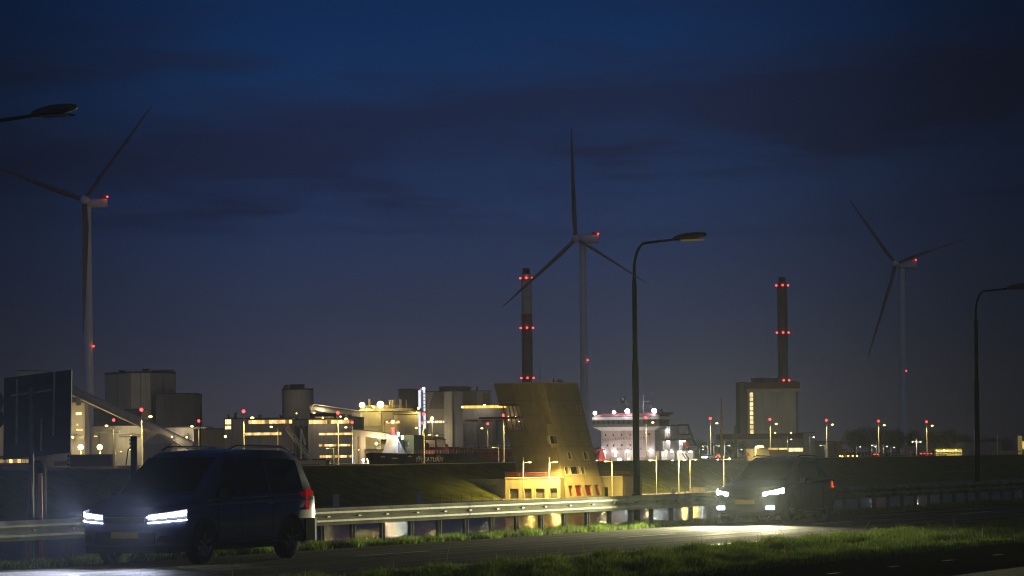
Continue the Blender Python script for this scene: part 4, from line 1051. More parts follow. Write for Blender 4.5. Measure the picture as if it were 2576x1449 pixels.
wall_lamp('brightest starry yellow floodlight in the middle of the mill roof', 957, 1018, Ym - 2, rr=1.25, power=12000, group=FG)
wall_lamp('small yellow lamp low on the mill roof edge', 940, 1024, Ym - 1, rr=.35, group=FG)
wall_lamp('yellow lamp on the roof edge next to the white light strips', 1053, 1027, Ym - 14, rr=.4, power=3000, group=FG)
wall_lamp('pale lamp on the trestle leg under the covered bridge', 947, 1116, 984, m='sodium', rr=.5, power=5000, col=(1, .72, .35), group=FG)
wall_lamp('pale lamp glowing in front of the works wall', 1087, 1052, 1100, m='sodium', rr=.55, power=2500, group=FG, post=-.3)
wall_lamp('bluish white lamp left of the ship bow', 914, 1157, 940, m='led', rr=.4, power=2500, col=COOL, group=FG, post=-.3)
wall_lamp('warm lamp just left of the ship bow', 926, 1155.5, 940, m='sodium', rr=.4, power=5000, group=FG, post=-.3)
wall_lamp('warm lamp touching the tip of the dark ship bow', 937, 1155.5, 930, m='sodium', rr=.35, power=3000, group=FG, post=-.3)
fp = W(935, 1146, Ym - 25); fp.z = 2.2
light(fp, 11000, (1, .70, .22), 'SPOT', .5, W(935, 1075, Ym), 80, .6)
r = thing('flood_mast', 'low floodlight post shining on the mill front', 'floodlight', (fp.x, fp.y - .5, 0), 0)
MB().tube([(fp.x, fp.y - .5, -.3), (fp.x, fp.y - .5, 2.0)], .1, 8).build('post', 'pole_pale', r)
MB().box(fp.x - .4, fp.x + .4, fp.y - .75, fp.y - .35, 2.0, 2.5).build('housing', 'lum', r)

for lab, u, v, Y, mm, rr, pw in (  # small lamps added to brighten the skyline and its walls
        ('added small yellow lamp on the left end of the lit conveyor tube', 790, 1040, 1185, 'flood', .45, 2500), ('added small yellow lamp halfway along the lit conveyor tube', 858, 1047, 1160, 'flood', .4, 2500),
        ('added pale lamp under the roof edge of the plant room', 812, 1051, 1036, 'sodium', .3, 700), ('added warm lamp on the flank of the stair tower', 183, 1100, 1055, 'sodium', .4, 2200),
        ('added warm lamp on the wall of the store hall by the tall lamp', 330, 1098, 1071, 'sodium', .4, 1800), ('added tiny lamp on the conveyor trestle', 433, 1099, 1028, 'sodium', .3, 900),
        ('added yellow lamp on the pole behind the van roof', 567, 1098, 1000, 'sodium', .4, 1800), ('added warm lamp at the left gable of the long store', 470, 1100, 1126, 'sodium', .35, 2600),
        ('added white lamp on the foot of the works hall', 1081, 1094, 1250, 'sodium', .35, 1500), ('added yellow lamp on the low gantry of the works hall', 1100, 1094.5, 1250, 'sodium', .3, 1000),
        ('added yellow lamp at the left end of the long lit gallery', 1163, 1024, 1240, 'flood', .35, 900), ('added bluish lamp at the middle of the long lit gallery', 1219, 1019, 1243, 'led', .3, 900),
        ('added warm lamp lighting the front of the power hall', 1950, 1089, 1415, 'sodium', .3, 1500), ('added warm lamp lighting the right of the power hall', 1990, 1089, 1415, 'sodium', .3, 1200),
        ('added warm lamp in front of the great silo', 300, 1040, 1262, 'sodium', .3, 1300), ('added warm lamp in front of the round silo', 746, 1040, 1318, 'sodium', .3, 900)):
    wall_lamp(lab, u, v, Y, m=mm, rr=rr, power=pw, col=(1, .80, .48), group=FG)
def pipe_run(label, pts, Y, rad, m, posts=()):
    P_ = [W(u, v, Y) for u, v in pts]; r = thing('pipe_run', label, 'pipe', (P_[0].x, Y, 0), 0, 'pipe runs of the works')
    MB().tube(P_, rad, 8).build('pipe', m, r, smooth=True); MB().tube([p + Vector((0, .3, rad * 2.4)) for p in P_], rad * .6, 8).build('pipe', m, r, smooth=True)
    for u in posts:
        for a, c in zip(P_, P_[1:]):
            ua = CX + F * a.x / Y; uc = CX + F * c.x / Y
            if min(ua, uc) <= u <= max(ua, uc):
                f = (u - ua) / (uc - ua); p = a.lerp(c, f); MB().beam((p.x, Y + .1, -.4), (p.x, Y + .1, p.z), .25).build('support', 'dark_wall', r)
pipe_run('pale pipe run on tall supports left of the mill', [(905, 1062), (880, 1062), (880, 1051), (846, 1051)], 1158, .32, 'tube_yellow', (890, 903))
pipe_run('pale pipe run climbing the shaded mill side hall', [(966, 1118), (966, 1060), (990, 1060), (990, 1042), (1050, 1042)], 1150, .3, 'tube_yellow', ())
pipe_run('grey pipe run in front of the store hall', [(236, 1088), (300, 1088), (300, 1098), (356, 1098)], 1068, .25, 'pole_pale', (250, 285, 330))
pipe_run('yellow pipe bridge at the foot of the works hall', [(1073, 1097), (1118, 1101)], 1248, .45, 'tube_yellow', (1080, 1100, 1115))

# ------------------------------------------------------------------ leaning control tower
YL, YR, YK = 757, 742, 755
def edge(pts, v):
    for (u0, v0), (u1, v1) in zip(pts, pts[1:]):
        if v <= v1 or (u1, v1) == pts[-1]: return u0 + (u1 - u0) * (v - v0) / (v1 - v0)
eL = [(1242, 966.6), (1318, 1262)]; eM = [(1368.5, 962.8), (1403, 1154), (1429, 1262)]; eR = [(1452.7, 965.9), (1523, 1262)]
eM = [(1368.5, 962.8), (1427, 1262)]
ctr = W(1420, 1250, 750)
r = thing('control_tower', 'leaning brown concrete lock control tower with an open corner balcony', 'tower', (ctr.x, 752, Z_LOW))
def tp(e, v, Y): return W(edge(e, v), v, Y)
vb = 1262
TLt, TMt, TRt = W(1242, 966.6, YL), W(1368.5, 962.8, YR), W(1452.7, 965.9, YK)
zt = (TLt.z + TMt.z + TRt.z) / 3
TLb, TMb, TRb = tp(eL, vb, YL), tp(eM, vb, YR), tp(eR, vb, YK)
for p in (TLb, TMb, TRb): p.z = Z_LOW - .3
TBt = Vector((TRt.x - 8.0, 771, zt)); TBb = Vector((TRb.x - 5.0, 771, Z_LOW - .3))
def rects(e0, e1, Y0, Y1, lst, tl, tr, zb, ztop_l, ztop_r):
    """survey-pixel boxes -> face parameters (s along, t up)"""
    out = []
    for u0, u1, v0, v1 in lst:
        vm = (v0 + v1) / 2; a, b_ = edge(e0, vm), edge(e1, vm)
        f = lambda u: (u - a) / (b_ - a)
        tt = lambda v: 1 - (v - 965) / (vb + 2 - 965)
        out.append((f(u0), f(u1), tt(v1), tt(v0)))
    return out
wall = MB()
# left face, with the open corner bay; built in three bands so the bay reaches the left edge
PL = lambda t: TLb.lerp(TLt, t); PM = lambda t: TMb.lerp(TMt, t); PR = lambda t: TRb.lerp(TRt, t); PB = lambda t: TBb.lerp(TBt, t)
tv = lambda v: 1 - (v - 965) / (vb + 2 - 965)
t_a, t_b = tv(1083), tv(1018)
sB = .40
FL = lambda s, t: PL(t).lerp(PM(t), s)
FBk = lambda s, t: PL(t).lerp(PB(t), s)
inL = Vector((.35, .94, 0)) * .35
for (ta, tb, s0, s1) in ((0, t_a, 0, 1), (t_b, 1, 0, 1), (t_a, t_b, sB, 1)):
    nn = max(1, int((tb - ta) * 12))
    for i in range(nn):
        a, c = ta + (tb - ta) * i / nn, ta + (tb - ta) * (i + 1) / nn
        wall.quad(FL(s0, a), FL(s1, a), FL(s1, c), FL(s0, c))
for (ta, tb, s0, s1) in ((0, t_a, 0, 1), (t_b, 1, 0, 1), (t_a, t_b, .45, 1)):
    wall.quad(FBk(s1, ta), FBk(s0, ta), FBk(s0, tb), FBk(s1, tb))
# bay floor, ceiling and inner walls
for t_ in (t_a, t_b): wall.quad(FL(0, t_), FL(sB, t_), FBk(.45, t_) + (FL(sB, t_) - FL(0, t_)) * .3, FBk(.45, t_))
wall.quad(FL(sB, t_a), FBk(.45, t_a) + (FL(sB, t_a) - FL(0, t_a)) * .3, FBk(.45, t_b) + (FL(sB, t_b) - FL(0, t_b)) * .3, FL(sB, t_b))
# right face with real openings
wl = [(1452, 1459, 1022, 1042), (1384, 1402, 1101, 1122), (1428.5, 1436.5, 1142, 1162), (1468, 1479.5, 1142, 1162), (1421, 1431, 1180, 1200), (1435, 1457, 1180, 1200), (1461, 1470, 1180, 1200),
      (1432, 1443, 1229, 1256), (1449, 1466, 1229, 1256), (1473.5, 1491, 1229, 1256), (1498.5, 1511, 1229, 1256)]
hs = rects(eM, eR, 0, 0, wl, 0, 0, 0, 0, 0)
dR = (PR(.5) - PM(.5)).normalized(); nR = Vector((-dR.y, dR.x, 0)); nR = nR if nR.y > 0 else -nR
fr = MB()
qs = []
# banded facade so each hole row keeps to its own band (the face is a leaning quad)
bands = [(0, tv(1215), [7, 8, 9, 10]), (tv(1215), tv(1170), [4, 5, 6]), (tv(1170), tv(1132), [2, 3]), (tv(1132), tv(1070), [1]), (tv(1070), 1, [0])]
res = {}
for ta, tb, ids in bands:
    hh = [(hs[i][0], hs[i][1], (hs[i][2] - ta) / (tb - ta), (hs[i][3] - ta) / (tb - ta)) for i in ids]
    k = facade(wall, PM(ta), PR(ta), PR(tb), PM(tb), hh, nR * .7)
    for i, q_ in zip(ids, k): res[i] = q_
wall.quad(PR(0), PB(0), PB(1), PR(1))
wall.add([PL(1), PM(1), PR(1), PB(1)], [(0, 1, 2, 3)])
wall.build('wall', 'tower', r)
for i, q_ in sorted(res.items()):
    if i >= 7: MB().quad(*q_).build('door', 'red_door', r, label='red lacquered entrance panel in a slanted recess')
    else: MB().quad(*q_).build('window', 'glass_dark', r)
# pale frames round the upper windows, proud of the face
for i in range(7):
    h = hs[i]; ff = MB(); off = -nR * .03
    c = [PM(t_).lerp(PR(t_), s_) + off for s_, t_ in ((h[0], h[2]), (h[1], h[2]), (h[1], h[3]), (h[0], h[3]))]
    for a in range(4): ff.beam(c[a], c[(a + 1) % 4], .22, .12)
    ff.build('window_frame', 'cream', r)
# pour joints, parapet edge
jn = MB()
for v in (1009, 1047.5, 1088, 1128, 1168, 1205):
    t_ = tv(v)
    if not (t_a < t_ < t_b): jn.beam(FL(.002, t_) + Vector((-.01, -.02, 0)), FL(1, t_) + Vector((0, -.02, 0)), .05, .07)
    else: jn.beam(FL(sB, t_) + Vector((-.01, -.02, 0)), FL(1, t_) + Vector((0, -.02, 0)), .05, .07)
    jn.beam(PM(t_) - nR * .02, PR(t_) - nR * .02, .05, .07)
for s_ in (.34, .68): jn.beam(FL(s_, t_b + .002) + Vector((0, -.02, 0)), FL(s_, .995) + Vector((0, -.02, 0)), .04, .05)
for s_ in (.3, .65):
    jn.beam(PM(tv(1132)).lerp(PR(tv(1132)), s_) - nR * .02, PM(.995).lerp(PR(.995), s_) - nR * .02, .04, .05)
jn.build('joint', 'dark_wall', r)
pr = MB()
for a, b_ in ((PL(1), PM(1)), (PM(1), PR(1)), (PR(1), PB(1)), (PB(1), PL(1))): pr.beam(a + Vector((0, 0, .1)), b_ + Vector((0, 0, .1)), .3, .22)
pr.build('roof_edge', 'cream', r)
# open corner bay: red frame, platform, railing, lining
bay = MB()
for s_, s2 in ((0.0, .03), (.12, .15), (.22, .22), (.30, .30), (.37, .39)):
    bay.beam(FL(s_ + .035, t_a) + Vector((.1, .1, 0)), FL(s2 + .035, t_b) + Vector((.1, .1, 0)), .26)
for s_ in (.15, .45): bay.beam(FBk(s_, t_a), FBk(s_, t_b), .24)
bay.beam(FL(-.0, t_b - .006), FL(sB, t_b - .006), .3); bay.beam(FBk(0, t_b - .006), FBk(.45, t_b - .006), .3)
bay.build('bay_frame', 'red_dark', r)
tm_ = tv(1052.5)
MB().beam(FL(-.42, tm_) + Vector((0, .5, 0)), FL(sB + .01, tm_) + Vector((0, -.25, 0)), 2.2, .42).build('platform', 'red_dark', r)
MB().box(FL(.06, tm_).x, FL(sB, tm_).x - .2, 757.5, 758, FL(.2, t_a).z + .05, FL(.2, tm_).z - .4).build('bay_window', 'interior', r)
MB().box(FL(.08, tm_).x, FL(sB, tm_).x - .2, 757.6, 757.9, FL(.2, tm_).z + .4, FL(.2, t_b).z - .4).build('bay_window', 'interior', r)
rl = MB(); z_ = FL(.1, t_a).z
for k in range(7): p = FL(.01 + k * .06, t_a); rl.beam(p + Vector((0, -.1, 0)), p + Vector((0, -.1, 1.0)), .05)
rl.beam(FL(0, t_a) + Vector((0, -.1, 1.0)), FL(sB, t_a) + Vector((0, -.1, 1.0)), .06); rl.build('bay_railing', 'pole_pale', r)
for s_, v in ((.13, 1049), (.28, 1049.5), (.12, 1058), (.26, 1058), (.33, 1062)):
    p = FL(s_, tv(v)); MB().ball((p.x, 756.8, p.z), .11, 8, 6).build('bay_lamp', 'sodium', r)
pp = FL(.2, tv(1062)); light((pp.x, 756.2, pp.z + 1.0), 110, (1, .75, .4), size=.3)
pp = FL(.2, tv(1030)); light((pp.x, 756.2, pp.z + .6), 40, (1, .75, .4), size=.3)
for u, v, w, k in ((1358, 917, .09, 0), (1393, 955, .35, 1), (1405, 956, .5, 1), (1411, 958, .5, 2)):
    p = W(u, v, 757); mb = MB()
    if k == 0:
        mb.tube([(p.x, 757, zt - .2), (p.x, 757, p.z)], [.09, .04], 8); mb.beam((p.x - .25, 757, p.z - 1.5), (p.x + .25, 757, p.z - 1.5), .12); mb.build('antenna', 'dark_wall', r)
    else:
        mb.box(p.x - w, p.x + w, 756.5, 757.5, zt - .2, p.z - (.3 if k == 1 else 0)); mb.tube([(p.x, 757, p.z - .4), (p.x, 757, p.z + .3)], w * .45, 10); mb.build('roof_vent', 'dark_wall', r)

# ------------------------------------------------------------------ service wings beside the tower
def wing(name, label, u0, u1, vt, Y0, Y1, doors, dep, dm, rail):
    a, c = W(u0, vt, Y0), W(u1, vt, Y1); zt_ = (a.z + c.z) / 2
    r = thing(name, label, 'building', ((a.x + c.x) / 2, (Y0 + Y1) / 2 + dep / 2, Z_LOW))
    zb = Z_LOW - .3; BL, BR, TR, TL = Vector((a.x, Y0, zb)), Vector((c.x, Y1, zb)), Vector((c.x, Y1, zt_)), Vector((a.x, Y0, zt_))
    hh = []
    for d0, d1, v0, v1 in doors:
        z0_, z1_ = zb + .32, W((d0 + d1) / 2, v0, (Y0 + Y1) / 2).z
        f = lambda u: (u - u0) / (u1 - u0)
        hh.append((f(d0), f(d1), (z0_ - zb) / (zt_ - zb), (z1_ - zb) / (zt_ - zb)))
    mb = MB(); dr = (BR - BL).normalized(); nn = Vector((-dr.y, dr.x, 0))
    ks = facade(mb, BL, BR, TR, TL, hh, nn * .8)
    mb.quad(BR, BR + nn * dep, TR + nn * dep, TR); mb.quad(BL + nn * dep, BL, TL, TL + nn * dep); mb.quad(TL, TR, TR + nn * dep, TL + nn * dep)
    mb.quad(BR + nn * dep, BL + nn * dep, TL + nn * dep, TR + nn * dep)
    mb.build('wall', 'wing_wall', r)
    MB().beam(TL - nn * .1 + Vector((0, 0, .12)), TR - nn * .1 + Vector((0, 0, .12)), .5, .24).build('roof_edge', 'cream', r)
    for q_ in ks: MB().quad(*q_).build('door', dm, r)
    pl = MB()
    for (d0, d1, v0, v1) in doors[1:]:
        f = (d0 - (d0 - doors[0][1]) * .0 - u0) / (u1 - u0) - .012; p = BL.lerp(BR, f); pl.beam(p - nn * .05 + Vector((0, 0, .3)), Vector((p.x, p.y, zt_ - .5)) - nn * .05, .06, .06)
    if pl.v: pl.build('downpipe', 'dark_wall', r)
    if rail:
        m = MB(); L0 = TL + Vector((0, 0, .25)); R0 = TR + Vector((0, 0, .25)); ln = (R0 - L0).length; k = int(ln / .66)
        for i in range(k + 1): p = L0.lerp(R0, i / k); m.beam(p, p + Vector((0, 0, 1.05)), .03)
        for h in (.5, 1.05): m.beam(L0 + Vector((0, 0, h)), R0 + Vector((0, 0, h)), .035)
        m.beam(R0 + Vector((0, 0, .5)), R0 + nn * dep * .8 + Vector((0, 0, .5)), .06); m.beam(R0 + Vector((0, 0, 1.05)), R0 + nn * dep * .8 + Vector((0, 0, 1.05)), .06)
        m.build('railing', 'red_rail', r)
    return r
wing('service_wing', 'low pale wing with four dark roller doors left of the tower', 1271, 1409, 1203, 742, 738.5, [(1281, 1304, 1229.5, 0), (1318, 1337, 1229, 0), (1347, 1370, 1228.5, 0), (1383, 1402, 1228, 0)], 9, 'shutter', True)
wing('side_wing', 'small pale wing with one doorway right of the tower', 1508, 1566, 1200, 757, 753, [(1517, 1529, 1226, 0)], 8, 'glass_dark', True)
# retaining wall in the slope
a, c = W(1188, 1205, 752), W(1271, 1205, 741)
r = tag(MB().hexa([(a.x, 752, Z_LOW + .0), (c.x, 741, Z_LOW), (c.x, 744, Z_LOW), (a.x, 755, Z_LOW), (a.x - 4, 752, a.z), (c.x, 741, c.z), (c.x, 744, c.z), (a.x - 4, 755, a.z)]).build('retaining_wall', 'grey_wall'), 'grey retaining wall cut into the grass slope left of the tower', 'wall')
p0, p1 = place(2307, -326), place(2470, -326)
z_a = W(2380, 1188, place(2380, -326).y).z
r = tag(MB().hexa([p0 + Vector((0, 0, -6)), p1 + Vector((0, 0, -6)), p1 + Vector((0, 2, -6)), p0 + Vector((0, 2, -6)), p0 + Vector((0, 0, z_a)), p1 + Vector((0, 0, z_a + .4)), p1 + Vector((0, 2, z_a + .4)), p0 + Vector((0, 2, z_a))]).build('concrete_ledge', 'concrete'), 'long pale concrete ledge in the dark slope at the right', 'wall')
for lab, u, u2, v in (('pale concrete pillar on the low quay just right of the van tail', 836, 853, 1246), ('pale concrete pillar standing alone in front of the dark slope', 1047, 1064, 1240)):
    p, q_ = place(u, -287, Z_LOW), place(u2, -287, Z_LOW); zt_ = W(u, v, p.y).z
    mb = MB().box(p.x, q_.x, p.y, p.y + 1.2, Z_LOW - .2, zt_); mb.box(p.x - .1, q_.x + .1, p.y - .1, p.y + 1.3, zt_ + .003, zt_ + .2)
    tag(mb.build('concrete_pillar', 'cream'), lab, 'pillar', 'concrete pillars on the low quay')
def low_fence(label, s, u0, u1, gap, h, group):
    p0, p1 = place(u0, s, Z_LOW), place(u1, s, Z_LOW); r = thing('fence', label, 'fence', p0, 0, group)
    n_ = max(2, int((p1 - p0).length / gap)); w = MB()
    for k in range(n_ + 1):
        p = p0.lerp(p1, k / n_); MB().beam(p + Vector((0, 0, -.1)), p + Vector((0, 0, h)), .09).build('post', 'galv_post', r)
    for k in (.3, .65, .97): w.beam(p0 + Vector((0, 0, h * k)), p1 + Vector((0, 0, h * k)), .025)
    w.build('wire', 'galv_post', r)
low_fence('thin wire fence on the low quay left of the tower wing', -293, 1080, 1262, 4.5, 2.2, 'wire fences on the low quay')
low_fence('thin wire fence on the low quay right of the tower wing', -296, 1570, 1830, 4.5, 2.0, 'wire fences on the low quay')
for lab, u, u2, h, mm in (('small pale cabinet on the low quay near the right wing', 1573, 1580, 1.3, 'cream'), ('pale switch cabinet behind the wire fence between two lamps', 1688, 1696, 1.5, 'cream'), ('long pale cabinet beside the front of the dark car', 1735, 1768, 1.4, 'cream')):
    p, q_ = place(u, -300, Z_LOW), place(u2, -300, Z_LOW); mb = MB().box(p.x, q_.x, p.y, p.y + 1, Z_LOW - .1, Z_LOW + h); mb.box(p.x - .06, q_.x + .06, p.y - .06, p.y + 1.06, Z_LOW + h + .003, Z_LOW + h + .08)
    tag(mb.build('cabinet', mm), lab, 'cabinet')

# ------------------------------------------------------------------ lamps along the lock
def lock_lamp():
    r = thing('lock_lamp', 'x', 'lamp post', (0, 0, 0), 0, 'tall red topped lamps along the lock')
    MB().tube([(0, 0, -.4), (0, 0, 3.6), (0, 0, 3.7), (0, 0, 10.9)], [.16, .13, .11, .07], 12).build('post', 'pole_pale', r, local=True, smooth=True)
    MB().tube([(0, 0, 10.9), (0, 0, 11.95)], .03, 6).build('spike', 'lum', r, local=True)
    MB().ball((0, 0, 12.1), .36, 10, 8).build('beacon', 'red_light', r, local=True, smooth=True)
    MB().tube([(0, 0, 10.5), (.9, -.2, 10.75), (1.75, -.35, 10.8)], .045, 8).build('arm', 'lum', r, local=True)
    h = MB().box(1.5, 2.3, -.55, -.15, 10.78, 10.92).build('lamp_head', 'lum', r, local=True)
    MB().ball((1.9, -.35, 10.68), .42, 10, 6, .6).build('lens', 'sodium', h, local=True)  # lens enlarged to take in the glow around it
    MB().box(-.55, -.2, -.2, .2, -.2, .5).build('control_box', 'cream', r, local=True)
    return r
near = [(357, 'tall lamp before the sloping conveyor tube'), (614, 'tall lamp in front of the left lit office block'), (851, 'tall lamp in front of the taller lit office block'), (1067, 'tall lamp right at the letters on the dark ship hull'),
        (1268, 'tall lamp touching the left edge of the leaning tower'), (1626, 'tall lamp before the white ship, right of the road lamp'), (1788, 'tall lamp right of the white ship stern'),
        (1938, 'tall lamp in front of the red topped power hall'), (2080, 'tall lamp at the right end of the low power hall'), (2211, 'tall lamp left of the smallest turbine mast'), (2332, 'tall lamp right of the smallest turbine mast')]
proto = lock_lamp(); base = proto
for i, (u, lab) in enumerate(near):
    p = place(u, -351, 0)
    lab2 = lab + ', red light on top'
    if i == 0: base.location = p; base['label'] = lab2
    else: copy_thing(base, p, lab2)
    light(p + Vector((1.9, -.5, 10.35)), 9500, SODIUM, 'SPOT', .25, target=p + Vector((1.9, -.5, 0)) - NV * 3.0, cone=132, blend=.45)
far = [(287, 'smaller far lamp right of the orange floodlight'), (501, 'smaller far lamp right of the dark silo annex'), (700, 'smaller far lamp before the lower window band'), (887, 'smaller far lamp at the right edge of the taller office block'),
       (1063.5, 'smaller far lamp in front of the white light strips'), (1228, 'smaller far lamp in front of the blue grey works wing')]
for u, lab in far:
    p = place(u, -445, 0); c = copy_thing(base, p, lab + ', red light on top', rz=math.pi)
    light(p + Vector((-1.9, .2, 10.3)), 3000, SODIUM, 'SPOT', .25, cone=165, blend=.5)

def low_lamp(name='quay_lamp', H=9.6, both=False, lens='sodium'):
    r = thing(name, 'x', 'lamp post', (0, 0, 0), 0, 'slim lamps on the low quay')
    MB().tube([(0, 0, -.3), (0, 0, H * .45), (0, 0, H * .46), (0, 0, H - 1.2), (0, 0, H - 1.15), (0, 0, H)], [.11, .095, .085, .075, .04, .03], 10).build('post', 'pole_pale', r, local=True, smooth=True)
    for sd in ((1, -1) if both else (1,)):
        MB().tube([(0, 0, H - 1.35), (sd * .7, 0, H - 1.2), (sd * 1.3, 0, H - 1.2)], .04, 8).build('arm', 'pole_pale', r, local=True)
        h = MB().box(sd * 1.5 - .45, sd * 1.5 + .45, -.2, .2, H - 1.22, H - 1.08).build('lamp_head', 'lum', r, local=True)
        MB().ball((sd * 1.5, 0, H - 1.26), .22, 8, 6, .5).build('lens', lens, h, local=True)
    return r
l1 = low_lamp(); l2 = low_lamp('double_quay_lamp', both=True, lens='led')
lows = [(l1, 1316, -311.8, 'slim quay lamp before the roller doors of the left wing', 4600, 0), (l1, 1381.5, -306.2, 'slim quay lamp near the lit foot of the tower corner', 15000, 0), (l1, 1539.5, -295.5, 'slim quay lamp before the small wing right of the tower', 5200, math.pi),
        (l1, 1651, -306, 'slim quay lamp just right of the tall dark road lamp', 7500, math.pi), (l2, 1707, -306, 'double armed bright quay lamp between two slim quay lamps', 8500, 0),
        (l1, 1735, -312, 'slim quay lamp right of the double armed lamp', 5500, 0), (l2, 1820, -308, 'bright quay lamp above the left headlight of the dark car', 7500, 0)]
seen = set()
for pr_, u, s, lab, pw, rz in lows:
    p = place(u, s, Z_LOW)
    if pr_.name not in seen: pr_.location = p; pr_['label'] = lab; pr_.rotation_euler = (0, 0, rz); seen.add(pr_.name)
    else: copy_thing(pr_, p, lab, rz=rz)
    sx = 1 if rz == 0 else -1
    light(p + Vector((1.5 * sx, -.05, 8.2)), pw * 2.5, SODIUM if pr_ is l1 else (1, .80, .38), 'SPOT', .2, cone=172, blend=.3)
    light(p + Vector((1.5 * sx, -.3, 8.3)), pw * .34, SODIUM, 'POINT', .2)
sl = low_lamp('crest_lamp', 5.2); sl['group'] = 'small lamps along the lock crest'
crest = [(345, -349, 'short lamp beside the tall lamp at the van front', math.pi), (290, -430, 'short lit lamp beside the long dark low building', 0), (840, -349, 'short lamp beside the tall lamp of the taller office block', math.pi),
         (889.5, -430, 'short lamp at the foot of the bridge pier', 0), (1255, -349, 'short lamp left of the tower below the red platform', math.pi), (1781, -349, 'short lamp left of the tall lamp past the ship stern', math.pi),
         (1796, -346, 'short lamp right of the tall lamp past the ship stern', 0), (1823, -344, 'short lamp between the rusty mast and the power hall', 0), (2076, -349, 'short lamp at the right end of the power hall', math.pi),
         (2205, -349, 'short lamp beside the tall lamp left of the smallest turbine', math.pi)]
for i, (u, s, lab, rz) in enumerate(crest):
    p = place(u, s, 0)
    if i == 0: sl.location = p; sl['label'] = lab; sl.rotation_euler = (0, 0, rz)
    else: copy_thing(sl, p, lab, rz=rz)
    light(p + Vector((1.5 * (1 if rz == 0 else -1), -.05, 3.6)), 260, SODIUM if u < 1700 else COOL, 'POINT', .15)
yl = low_lamp('yard_lamp', 8.0, lens='led'); yl['group'] = 'small yard lamps beyond the lock on the right'
yard = [(1759, 1240, 'tiny yard lamp right of the white ship stern'), (1856, 1260, 'tiny yard lamp in front of the dark trees by the power hall'), (1981, 1250, 'tiny yard lamp before the right half of the power hall'), (2037, 1230, 'tiny yard lamp before the right end wall of the power hall'),
        (2155, 1350, 'tiny yard lamp left of the red tail light'), (2193, 1330, 'tiny yard lamp left of the fourth tall lamp from the right'), (2222, 1320, 'tiny yard lamp right behind the tall lamp left of the turbine'), (2241, 1360, 'tiny yard lamp between that tall lamp and the turbine mast')]
for i, (u, Y, lab) in enumerate(yard):
    vt = {1759: 1134, 1856: 1135, 1981: 1104.5, 2037: 1098, 2155: 1127, 2193: 1127, 2222: 1125.5, 2241: 1128.5}[u]
    p = W(u, vt, Y); p.z -= 8.0 - 1.2
    if p.z > 0 or True: p.z = p.z if p.z > 0.4 else 0
    q_ = Vector((p.x, p.y, 0)); sc = (W(u, vt, Y).z + 1.2) / 8.0
    if i == 0: o_ = yl; yl.location = q_; yl['label'] = lab
    else: o_ = copy_thing(yl, q_, lab)
    o_.scale = (1, 1, sc)
    light(q_ + Vector((1.5, -.3, (8 - 1.5) * sc)), 350, (1, .8, .45), 'POINT', .2)
dl = low_lamp('twin_yard_lamp', 6.5, both=True, lens='led'); q_ = W(2306, 1150, 1200); dl.location = (q_.x, 1200, 0); dl['label'] = 'twin armed yard lamp in front of the grey gabled shed'; dl['group'] = 'small yard lamps beyond the lock on the right'
light((q_.x, 1199, 5.0), 900, (1, .8, .45), 'POINT', .2)
# unlit thin posts
for u, vt, Y, lab in ((504, 1017, 830, 'dark thin mast right of the dark silo annex'), (2451, 1080, 1150, 'thin dark post left of the last road lamp'), (2508.5, 1094, 1180, 'thin faint post near the right picture edge')):
    p = W(u, vt, Y); mb = MB().tube([(p.x, Y, -.3), (p.x, Y, p.z)], [.14, .08], 8); mb.beam((p.x - .3, Y, p.z), (p.x + .1, Y, p.z), .1)
    tag(mb.build('thin_mast', 'pole_pale' if u > 1000 else 'pole_dark'), lab, 'mast')
p = W(1814, 1000, 900); mb = MB().tube([(p.x, 900, -.3), (p.x, 900, 8), (p.x, 900, p.z)], [.42, .34, .16], 12)
tag(mb.build('rusty_mast', 'rust', None, smooth=True), 'tapering rust coloured mast left of the power hall', 'mast')
p = W(1850, 1072, 1100); tag(MB().tube([(p.x, 1100, -.3), (p.x, 1100, p.z)], [.7, .35], 10).build('thin_stack', 'dark_wall', None, smooth=True), 'thin dark stack in front of the red roof band', 'stack')

# ------------------------------------------------------------------ lettering
def letters(parent, name, txt, size, loc, rx, m, spacing=1., shear=0., local=True, thick=.02):
    cu = bpy.data.curves.new(name, 'FONT'); cu.body = txt; cu.size = size; cu.space_character = spacing; cu.shear = shear; cu.extrude = thick; cu.resolution_u = 2
    tmp = bpy.data.objects.new('tmp_text', cu); COL.objects.link(tmp)
    me = bpy.data.meshes.new_from_object(tmp.evaluated_get(bpy.context.evaluated_depsgraph_get()))
    bpy.data.objects.remove(tmp); bpy.data.curves.remove(cu)
    me.materials.clear(); me.materials.append(M[m])
    o = bpy.data.objects.new(name, me); COL.objects.link(o); o.parent = parent; o['_root'] = parent['_root']
    o.location = loc; o.rotation_euler = rx
    return o

# ------------------------------------------------------------------ dark tanker in the lock (bow to the left)
pb = place(936, -385, 0); tb = tof(pb)
ship = thing('tanker_ship', 'dark hulled tanker with its bow towards us and a red tank on deck', 'ship', st(-385, tb, 0), ROT)
zd = W(940, 1143.3, pb.y).z
hull = MB(); secs = [(0., .15, .02, zd + .5), (2., 2.2, .6, zd + .35), (6, 5.2, 2.6, zd + .2), (13, 8.2, 5.6, zd), (24, 9.6, 8.6, zd), (36, 10, 10, zd), (40, 10, 10, zd - .1), (48, 10, 10, zd - 1.6), (110, 10, 10, zd - 1.6)]
vs, fs = [], []
for y, wt_, wb, zt_ in secs:
    rk = 3.0 * max(0, 1 - y / 13)
    vs += [(-wt_, y, zt_), (-wt_ * .6 - wb * .4, y + rk * .4, zt_ * .4 - 1), (-wb, y + rk, -7), (wb, y + rk, -7), (wt_ * .6 + wb * .4, y + rk * .4, zt_ * .4 - 1), (wt_, y, zt_)]
